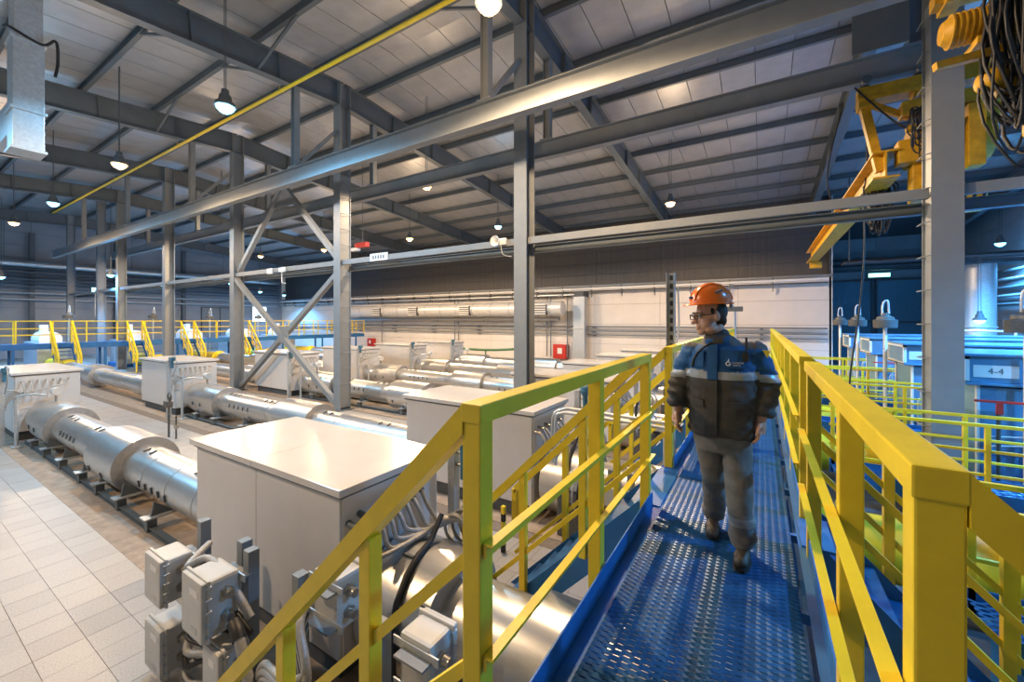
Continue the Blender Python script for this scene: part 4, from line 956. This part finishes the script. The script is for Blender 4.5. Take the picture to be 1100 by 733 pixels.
MB().tube(bez([(-.75,.6,8.7),(-.95,1.2,7.4),(-.7,1.6,6.6),(-.2,1.6,6.8),(-.1,1.5,8.2)],6),.018,6).build('cable','black',t)
MB().tube(bez([(-.35,.5,6.8),(-.33,.5,5.4),(-.42,.45,4.0),(-.6,.4,2.4),(-.62,.4,1.6)],8),.02,6).build('pendant_cable','black',t)
t = thing('bridge_crane', 'yellow hoist trolley with hook block hanging under the pale crane track', 'crane', (2.78, 8.5, 0))
MB().cbox(-.6,2.2,-.12,.12,8.3,8.5,.01).build('end_carriage','yel_d',t)
for xx in (-.4,.8,1.8):
    for sy in (-.15,.15): MB().cyl((xx,sy*1.2,8.66),(xx,sy*.5,8.66),.085,14).build('wheel','steel_d',t)
    MB().cbox(xx-.1,xx+.1,-.2,.2,8.25,8.62,.01).build('hanger_block','yel_d',t)
MB().lathe([(-.5,0),(-.5,.14),(-.42,.2),(.0,.2),(.0,.24),(.35,.24),(.35,0)],'x',(-.1,-.35,7.72),n=18).build('motor','yel_d',t)
for k in range(7): MB().lathe([(-.42+.06*k,.2),(-.42+.06*k,.225),(-.40+.06*k,.225),(-.40+.06*k,.2)],'x',(-.1,-.35,7.72),n=18).build('motor_fin','yel_d',t)
MB().cbox(-.3,1.6,-.55,-.1,7.38,7.48,.01).build('trolley_frame','yel_d',t); MB().bar((-.75,-.7,7.12),(.6,-.4,7.32),.1,.1).build('buffer_arm','yel_d',t)
MB().sphere((-.15,-.5,6.85),.17,14,10).build('limit_weight','yel_d',t); MB().cyl((-.15,-.5,6.7),(.35,-.45,6.78),.12,14).build('brake_drum','yel_d',t)
MB().cbox(.3,.55,-.5,-.2,6.3,8.3,.02).build('hoist_bracket','yel_d',t); MB().cbox(.75,1.6,-.45,.1,6.7,7.3,.04).build('hoist_body','yel_d',t)
MB().cbox(.12,.75,-.75,-.45,6.02,6.42,.05).build('hook_block','yel_d',t); MB().cbox(.2,.7,-.7,-.5,6.42,6.6,.03).build('red_sheave','red',t)
MB().tube(bez([(.3,-.6,6.0),(.3,-.6,5.86),(.42,-.6,5.78),(.5,-.6,5.88)],6),.035,8).build('hook','galv',t)
for (xa) in (.3,.55): MB().cyl((xa,-.6,6.6),(xa,-.6,8.3),.012,6).build('rope','steel_d',t)
wire_loops(t, (.05,-.6,8.35), .75, 2.3, 30, 21, .018)
wire_loops(t, (.1,-.6,8.3), 1.1, 2.75, 5, 5, .018)
MB().tube(bez([(-1.1,-.3,8.6),(-.6,-.5,8.15),(0,-.6,8.2),(.5,-.6,8.5)],6),.018,6).build('cable','black',t)
# plates behind the crane in the track bay
o = MB().box(-.35,.55,-.02,.02,9.3,10.9).build('track_plate','steel_d',loc=(2.0,11.2,0)); tag(o,'dark steel plate between the crane tracks near the broad column','plate')
# ================================================================== PERSON
from mathutils import noise as mnoise
M['skin'] = mat('skin', (0.52, 0.30, 0.21), 0.5, 0, 0.06, 12)
M['jblue'] = mat('jacket_blue_cloth', (0.010, 0.085, 0.24), 0.8, 0, 0.15, 14, 0.12, 90)
M['jdark'] = mat('jacket_dark_cloth', (0.062, 0.059, 0.055), 0.85, 0, 0.15, 14, 0.12, 90)
M['jgrey'] = mat('jacket_yoke_cloth', (0.11, 0.105, 0.10), 0.85, 0, 0.12, 14, 0.1, 90)
M['refl'] = mat('reflective_tape', (0.36, 0.39, 0.42), 0.35, 0.2, 0.08, 30)
M['trou'] = mat('trouser_cloth', (0.15, 0.15, 0.145), 0.85, 0, 0.15, 12, 0.12, 80)
M['trs'] = mat('trouser_tape', (0.27, 0.27, 0.27), 0.6, 0, 0.1, 20)
M['boot'] = mat('boot_leather', (0.075, 0.055, 0.038), 0.6, 0, 0.2, 20, 0.05, 60)
M['sole'] = mat('boot_sole', (0.02, 0.02, 0.02), 0.8)
M['helm'] = mat('orange_helmet_shell', (0.85, 0.17, 0.015), 0.25, 0, 0.03, 4)
M['hair'] = mat('dark_hair', (0.022, 0.018, 0.015), 0.6, 0, 0.3, 60, 0.2, 200)
M['eye'] = mat('eye_white', (0.7, 0.68, 0.65), 0.3)

def remesh(mb, name, voxel, smooth=4, mats=(), zone=None, wr=None, decimate=None):
    tmp = bpy.data.objects.new('tmp', mb.mesh('tmp', [])); COL.objects.link(tmp)
    r = tmp.modifiers.new('r', 'REMESH'); r.mode = 'VOXEL'; r.voxel_size = voxel
    if smooth: s = tmp.modifiers.new('s', 'SMOOTH'); s.factor = .5; s.iterations = smooth
    dg = bpy.context.evaluated_depsgraph_get(); me = bpy.data.meshes.new_from_object(tmp.evaluated_get(dg))
    bpy.data.objects.remove(tmp)
    me.name = name
    if wr:
        nv = [(v.co.copy(), v.normal.copy()) for v in me.vertices]
        for v, (c, n) in zip(me.vertices, nv): v.co = c + n*wr(c)
    me.materials.clear()
    for m in mats: me.materials.append(M[m])
    for p in me.polygons:
        p.use_smooth = True
        if zone: p.material_index = zone(p.center)
    me.update()
    return me
def ell(mb, c, r, n=16, m=10, M4=None):
    q = MB().sphere((0,0,0), 1, n, m, r)
    T = Matrix.Translation(c) if M4 is None else M4 @ Matrix.Translation(c)
    mb.add([T @ Vector(v) for v in q.v], q.f)
def rings(mb, rs, n=24):
    """horizontal elliptical rings (x, y, z, rx, ry)"""
    vs = []; k = len(rs)
    for (x, y, z, rx, ry) in rs:
        for j in range(n):
            a = 2*PI*j/n; ca, sa = math.cos(a), math.sin(a)
            e = 0.85
            vs.append((x+rx*math.copysign(abs(ca)**e, ca), y+ry*math.copysign(abs(sa)**e, sa), z))
    fs = [(i*n+j, i*n+(j+1)%n, (i+1)*n+(j+1)%n, (i+1)*n+j) for i in range(k-1) for j in range(n)]
    fs += [tuple(range(n))[::-1], tuple((k-1)*n+j for j in range(n))]
    mb.add(vs, fs)

person = thing('person', 'man in orange helmet and blue and dark work jacket walking along the blue walkway', 'person', (-.24, 3.2, WZ + .004))
HM = Matrix.Translation((-.075, -.01, 1.672)) @ Matrix.Rotation(math.radians(-58), 4, 'Z') @ Matrix.Rotation(math.radians(7), 4, 'X')
# ---- continuous body
B = MB()
ell(B, (0,.015,.03), (.078,.098,.105), M4=HM); ell(B, (0,-.03,-.045), (.066,.068,.085), M4=HM); ell(B, (0,-.068,-.108), (.036,.03,.028), M4=HM)
for s in (-1,1):
    ell(B, (s*.036,-.045,-.055), (.038,.042,.045), M4=HM); ell(B, (s*.080,.012,-.012), (.014,.022,.034), M4=HM); ell(B, (s*.05,-.02,-.095), (.03,.045,.03), M4=HM)
    ell(B, (s*.012,-.108,-.040), (.011,.012,.010), M4=HM); ell(B, (s*.034,-.086,.022), (.026,.013,.010), M4=HM)
ell(B, (0,-.102,-.010), (.012,.017,.034), M4=HM); ell(B, (0,-.121,-.038), (.015,.017,.015), M4=HM)
ell(B, (0,-.097,-.073), (.024,.011,.007), M4=HM); ell(B, (0,-.095,-.086), (.021,.011,.008), M4=HM)
B.tube([HM @ Vector((0,.02,-.07)), (-.03,.03,1.5), (0,.03,1.42)], [.062,.066,.085], 16)
rings(B, [(0,.02,.80,.15,.11),(0,.02,.95,.165,.12),(0,.02,1.15,.17,.12),(0,.02,1.35,.18,.12),(0,.02,1.44,.15,.10),(0,.03,1.50,.07,.07)])
ARM_R = [(-.185,.03,1.44),(-.275,.05,1.17),(-.285,-.03,.975)]     # image left arm
ARM_L = [(.185,.03,1.45),(.265,.06,1.20),(.235,-.02,.965)]
for A in (ARM_R, ARM_L): B.tube(bez(A,5), [.06]*3+[.05]*5+[.034]*3, 12)
HIPS = [(-.095,.02,.86),(.095,.02,.86)]
LEG_R = [(-.095,.02,.86),(-.055,.13,.48),(-.085,.36,.11)]         # trailing leg
LEG_L = [(.095,.02,.86),(.115,-.06,.48),(.135,.0,.10)]            # leading leg
for A in (LEG_R, LEG_L): B.tube(bez(A,5), [.085]*3+[.06]*5+[.045]*3, 12)
def hand(A, side, curl):
    w = Vector(A[2]); d = (w - Vector(A[1])).normalized(); d = (d*.6 + Vector((0,-.05,-1))*.6).normalized()
    # palm faces the thigh; knuckle row runs front to back (y)
    f = Vector((0,-1,0)); f = (f - d*f.dot(d)).normalized(); nrm = d.cross(f)*side*1.0
    inn = Vector((-side, 0, 0))
    B.tube([w - d*.03, w + d*.02, w + d*.05, w + d*.088], [.031,.033,.037,.032], 12)
    for k, (o, L) in enumerate(((.033,.072),(.011,.080),(-.011,.074),(-.032,.058))):
        p = w + d*.078 + f*o
        pts = [p, p + d*L*.42 + inn*.004, p + d*L*.78 + inn*(.014+curl*.5), p + d*L*.98 + inn*(.030+curl)]
        B.tube(pts, [.0115,.0105,.0095,.008], 8)
    p = w + d*.025 + f*.030
    B.tube([p, p + f*.028 + d*.026 + inn*.006, p + f*.034 + d*.058 + inn*.014, p + f*.030 + d*.080 + inn*.02], [.015,.013,.011,.009], 8)
hand(ARM_R, -1, .012); hand(ARM_L, 1, .006)
bme = remesh(B, 'body', .0045, 3, ['skin'])
body = inst('body', bme, person)
for s in (-1,1):
    e = MB(); q = HM @ Vector((s*.032,-.088,.0)); e.sphere(q, .0125, 12, 8); eo = e.build('eye', 'eye', person)
    MB().sphere(HM @ Vector((s*.032,-.0965,.0)), .006, 8, 6).build('iris', 'hair', eo)
    MB().tube([HM @ Vector((s*x,-.1005+abs(x-.03)*.25,.026+ (.003 if x<.04 else -.002))) for x in (.014,.026,.04,.052)], .0045, 6).build('eyebrow', 'hair', body)
# ---- hair
H = MB(); ell(H, (0,.040,.022), (.081,.086,.097), M4=HM); ell(H, (0,.068,-.045), (.06,.042,.052), M4=HM)
for s in (-1,1): ell(H, (s*.072,-.012,.03), (.011,.013,.022), M4=HM)
inst('hair', remesh(H, 'hair', .006, 2, ['hair']), person)
# ---- helmet
HH = Matrix.Translation((-.075, -.01, 1.672)) @ Matrix.Rotation(math.radians(-58), 4, 'Z') @ Matrix.Rotation(math.radians(1), 4, 'X')
def hp(x, y, z): return HH @ Vector((x, y, z))
def fp(x, y, z): return HM @ Vector((x, y, z))
h = MB(); n, m_ = 32, 10; vs = []; fs = []
HC = (0, .012, .086)
for i in range(m_+1):
    a = PI/2*i/m_
    for j in range(n):
        b = 2*PI*j/n; cx, cy = math.cos(b), math.sin(b)
        rid = .006 if abs(cx) < .22 and a < PI/2*.85 else 0
        vs.append(hp(HC[0]+(.112)*math.sin(a)*cx, HC[1]+(.140)*math.sin(a)*cy, HC[2]+(.138+rid)*math.cos(a)))
for i in range(m_):
    for j in range(n): fs.append((i*n+j,(i+1)*n+j,(i+1)*n+(j+1)%n,i*n+(j+1)%n))
h.add(vs, fs, True); helm = h.build('helmet_shell', 'helm', person)
hb = MB(); vs = []; fs = []
for k, (e, dz) in enumerate(((0,.0),(.014,-.004),(.016,-.010),(0,-.012))):
    for j in range(n):
        b = 2*PI*j/n; cx, cy = math.cos(b), math.sin(b); pk = max(0,-cy)**2*.045 if e else 0
        vs.append(hp(HC[0]+(.112+e+pk*.25)*cx, HC[1]+(.140+e+pk)*cy, HC[2]+dz-(.012 if pk > .01 else 0)*(pk/.045)))
for k in range(3):
    for j in range(n): fs.append((k*n+j,(k+1)*n+j,(k+1)*n+(j+1)%n,k*n+(j+1)%n))
hb.add(vs, fs, True); hb.build('brim', 'helm', helm)
r = MB()
for xx in (-.038, .038):
    r.tube([hp(xx, HC[1]+.140*math.sin(t)*.96, HC[2]+.138*math.cos(t)*.95) for t in [PI/2*(q/8)*.9 for q in range(-8,9)]], .007, 6)
r.build('shell_ridge', 'helm', helm)
for s in (-1,1):
    q = [hp(s*.104, HC[1]-.02, HC[2]+.065), hp(s*.098, HC[1]+.03, HC[2]+.085)]; MB().bar(q[0], q[1], .012, .012).build('vent_slot', 'dark', helm)
    MB().tube([hp(s*.086,.012,.03), hp(s*.088,.03,.075)], .006, 6).build('chin_strap', 'black', helm)
q = hp(0,.158,.06); MB().sphere(q, .016, 10, 8).build('rear_knob', 'label', helm)
MB().sphere(hp(.0,-.128,.125), .017, 10, 6, (1,.5,.6)).build('badge', 'jblue', helm)
# ---- glasses
g = MB()
for s in (-1,1):
    pts = [fp(s*.033+.026*math.copysign(min(1,abs(math.cos(a))*1.25),math.cos(a)), -.117+.006*abs(math.cos(a)), -.002+.017*math.copysign(min(1,abs(math.sin(a))*1.25),math.sin(a))) for a in [2*PI*k/20 for k in range(21)]]
    g.tube(pts, .0032, 6); g.tube([fp(s*.060,-.112,.006), fp(s*.079,-.06,.008), fp(s*.085,.012,.010)], .0032, 6)
g.tube([fp(-.008,-.119,.004), fp(.008,-.119,.004)], .003, 6)
g.build('glasses', 'black', person)
# ---- trousers
def wt(c): return .008*mnoise.noise(Vector((c.x*8+c.z*3, c.y*7, c.z*10))) + .006*mnoise.noise(Vector((c.x*14+c.z*12, c.y*14, c.z*15))) * (1.6 if c.z < .35 else 1)
T = MB()
rings(T, [(0,.02,.72,.15,.12),(0,.02,.80,.185,.135),(0,.02,.90,.19,.14),(0,.02,1.0,.185,.135)])
def leg(A, rs):
    pts = bez(A, 6); k = len(pts); T.tube(pts, [rs[0] + (rs[1]-rs[0])*min(1,i/(k*.55)) if i < k*.55 else rs[1] + (rs[2]-rs[1])*((i-k*.55)/(k*.45)) for i in range(k)], 20)
leg([(-.092,.02,.86),(-.062,.12,.48),(-.078,.335,.13)], (.102,.078,.08)); leg([(.092,.02,.86),(.112,-.055,.48),(.132,.0,.105)], (.102,.082,.082))
ell(T, (-.078,.33,.17), (.09,.095,.03)); ell(T, (.132,.0,.15), (.092,.096,.03)); ell(T, (.125,-.01,.23), (.09,.092,.03))
inst('trousers', remesh(T, 'trousers', .008, 4, ['trou','trs'], lambda c: 1 if (.25 < c.z < .315 and c.x > .03) or (.27 < c.z < .32 and c.x < .0 and False) else 0, wt), person)
# ---- boots
def boot(ax, ay, ang, lift, yaw):
    b = MB(); R = Matrix.Translation((ax, ay, lift)) @ Matrix.Rotation(yaw, 4, 'Z') @ Matrix.Rotation(ang, 4, 'X')
    for c, rr in (((0,.035,.075),(.046,.052,.06)),((0,-.02,.065),(.045,.07,.045)),((0,-.09,.055),(.05,.065,.042)),((0,-.145,.048),(.046,.05,.038)),((0,.02,.12),(.05,.055,.07))): ell(b, c, rr, M4=R)
    o = inst('boot', remesh(b, 'boot', .007, 3, ['boot']), person)
    s = MB(); n = 24; vs = []
    for z in (0, .026):
        for j in range(n):
            a = 2*PI*j/n; y = -.055+.145*math.sin(a); w_ = .053*(1 if y < -.02 else .86); vs.append(R @ Vector((w_*math.copysign(abs(math.cos(a))**.6, math.cos(a)), y, z)))
    s.add(vs, [tuple(range(n))[::-1], tuple(range(n,2*n))] + [(j,(j+1)%n,n+(j+1)%n,n+j) for j in range(n)]); s.build('sole', 'sole', o)
    for k in range(3): MB().tube([R @ Vector((x, -.055+.03*k-.004, .112+.016*k-abs(x)*.35)) for x in (-.025,0,.025)], .004, 5).build('lace', 'sole', o)
boot(.135, .0, 0.0, .0, math.radians(-4)); boot(-.085, .345, math.radians(16), .032, math.radians(4))
# ---- jacket
def wj(c):
    sl = abs(c.x) > .2
    w1 = .011*mnoise.noise(Vector((c.x*6, c.y*6, c.z*(9 if not sl else 22)))) + .006*mnoise.noise(Vector((c.x*18+c.z*9, c.y*18, c.z*24)))
    if sl and c.z < 1.3: w1 += .006*math.sin(c.z*85 + c.y*20 + c.x*12)
    return w1
J = MB()
rings(J, [(0,.02,.83,.20,.155),(0,.02,.85,.215,.165),(0,.02,.95,.215,.17),(0,.02,1.10,.215,.17),(0,.02,1.25,.22,.165),(0,.02,1.36,.215,.155),(0,.02,1.43,.185,.135),(-.01,.025,1.48,.13,.11),(-.02,.03,1.525,.095,.09)], 32)
def sleeve(A):
    pts = bez([A[0], A[1], A[2]], 6); rr = []
    for i in range(len(pts)):
        t = i/(len(pts)-1); rr.append(.096 - .022*t if t < .93 else .066)
    J.tube(pts, rr, 18); ell(J, A[0], (.092,.09,.075))
sleeve([(-.178,.03,1.405),(-.272,.05,1.18),(-.285,-.025,1.0)]); sleeve([(.178,.03,1.42),(.262,.06,1.21),(.235,-.012,.99)])
for A in ((-.286,-.028,1.02),(.238,-.008,1.01)): ell(J, A, (.070,.070,.022))
J.tube([(-.02,.03,1.48),(-.03,.035,1.52),(-.036,.045,1.555)], [.094,.086,.080], 20)
def jz(c):
    z = c.z + (.02 if abs(c.x) > .23 else 0)
    if math.hypot(c.x+.035, c.y-.027) < .105 and c.z > 1.505: return 1
    if 1.236 < z < 1.290:
        if abs(c.x+.045) < .034 and c.y < 0: return 0
        return 2
    if z <= 1.236: return 1
    if c.z > (1.462 if abs(c.x) < .16 else 1.445) and abs(c.x+.02) > .075: return 3
    return 0
inst('jacket', remesh(J, 'jacket', .0075, 4, ['jblue','jdark','refl','jgrey'], jz, wj), person)
jk = person
def front(x, z):                      # y of the jacket front at x, z (local)
    pts = [(.83,.165),(.95,.18),(1.10,.18),(1.25,.172),(1.36,.16),(1.44,.14),(1.52,.1)]
    ry = pts[-1][1]
    for (z0,a),(z1,b) in zip(pts[:-1], pts[1:]):
        if z0 <= z <= z1: ry = a+(b-a)*(z-z0)/(z1-z0)
    return .02 - ry*math.sqrt(max(.05, 1-(x/.235)**2)) - .004
def patch(name, m, x0, x1, z0, z1, t=.006, nx=6, nz=4, off=0.0):
    vs = []; fs = []
    for i in range(nx+1):
        for j in range(nz+1):
            x = x0+(x1-x0)*i/nx; z = z0+(z1-z0)*j/nz; vs.append((x, front(x, z)-t-off, z))
    for i in range(nx+1):
        for j in range(nz+1):
            x = x0+(x1-x0)*i/nx; z = z0+(z1-z0)*j/nz; vs.append((x, front(x, z)+.012, z))
    a = lambda i, j: i*(nz+1)+j; N = (nx+1)*(nz+1)
    for i in range(nx):
        for j in range(nz):
            fs.append((a(i,j),a(i+1,j),a(i+1,j+1),a(i,j+1))); fs.append((N+a(i,j),N+a(i,j+1),N+a(i+1,j+1),N+a(i+1,j)))
    for i in range(nx): fs.append((a(i,0),N+a(i,0),N+a(i+1,0),a(i+1,0))); fs.append((a(i,nz),a(i+1,nz),N+a(i+1,nz),N+a(i,nz)))
    for j in range(nz): fs.append((a(0,j),a(0,j+1),N+a(0,j+1),N+a(0,j))); fs.append((a(nx,j),N+a(nx,j),N+a(nx,j+1),a(nx,j+1)))
    return MB().add(vs, fs, False).build(name, m, person)
patch('placket', 'jblue', -.075, -.015, 1.235, 1.49); patch('placket', 'jdark', -.075, -.015, .86, 1.228)
pk = patch('chest_pocket', 'jblue', .03, .15, 1.315, 1.42); patch('pocket_flap', 'jblue', .025, .155, 1.41, 1.432, .009)
patch('chest_pocket', 'jblue', -.18, -.10, 1.315, 1.42)
patch('hip_pocket_flap', 'jdark', .06, .16, 1.045, 1.09, .007); patch('hip_pocket_flap', 'jdark', -.18, -.10, 1.045, 1.09, .007)
# emblem: flame over a round letter, two short text lines
ex0 = .052; ez = 1.345; ey = front(.09, ez) - .012
em = MB(); 
em.tube([(ex0+.013*math.cos(a), front(ex0, ez)-.0085, ez+.013*math.sin(a)) for a in [math.radians(40+280*k/14) for k in range(15)]], .0035, 6)
em.tube([(ex0+.002, front(ex0,ez)-.0085, ez-.001), (ex0+.014, front(ex0,ez)-.0085, ez-.001), (ex0+.013, front(ex0,ez)-.0085, ez-.008)], .003, 6)
em.tube([(ex0-.004, front(ex0,ez)-.0085, ez+.012), (ex0+.003, front(ex0,ez)-.0085, ez+.022), (ex0+.001, front(ex0,ez)-.0085, ez+.033)], [.006,.004,.001], 6)
em.build('chest_emblem', 'label', person)
rotz = math.atan2(front(.12,ez)-front(.075,ez), .045)
text_mesh('ГАЗПРОМ', .015, 'label', person, (.105, front(.105,ez)-.0085, ez+.005), (PI/2,0,rotz), 'chest_lettering', .001)
text_mesh('НЕФТЬ', .014, 'label', person, (.1, front(.1,ez)-.0085, ez-.011), (PI/2,0,rotz), 'chest_lettering', .001)
# sleeve patch (yellow triangle)
MB().add([(.245,-.058,1.44),(.292,-.042,1.432),(.272,-.052,1.385),(.245,-.04,1.44),(.292,-.02,1.432),(.272,-.03,1.385)],[(0,2,1),(3,4,5),(0,1,4,3),(1,2,5,4),(2,0,3,5)]).build('sleeve_patch','yel',person)
# strap across the chest
MB().tube([(x, front(x, z)-.008, z) for (x, z) in ((-.02,1.49),(-.06,1.475),(-.10,1.45),(-.14,1.41),(-.165,1.36),(-.175,1.31))], .009, 6).build('shoulder_strap','black',person)
MB().cbox(-.045,.02,front(0,1.49)-.02,front(0,1.49),1.475,1.51,.006).build('collar_flap','jdark',person)
MB().cyl((.155,front(.155,1.42)-.012,1.40),(.155,front(.155,1.42)-.012,1.52),.007,8).build('radio_antenna','black',person)
MB().cbox(.13,.17,front(.15,1.40)-.02,front(.15,1.40)+.01,1.36,1.42,.006).build('radio','black',person)
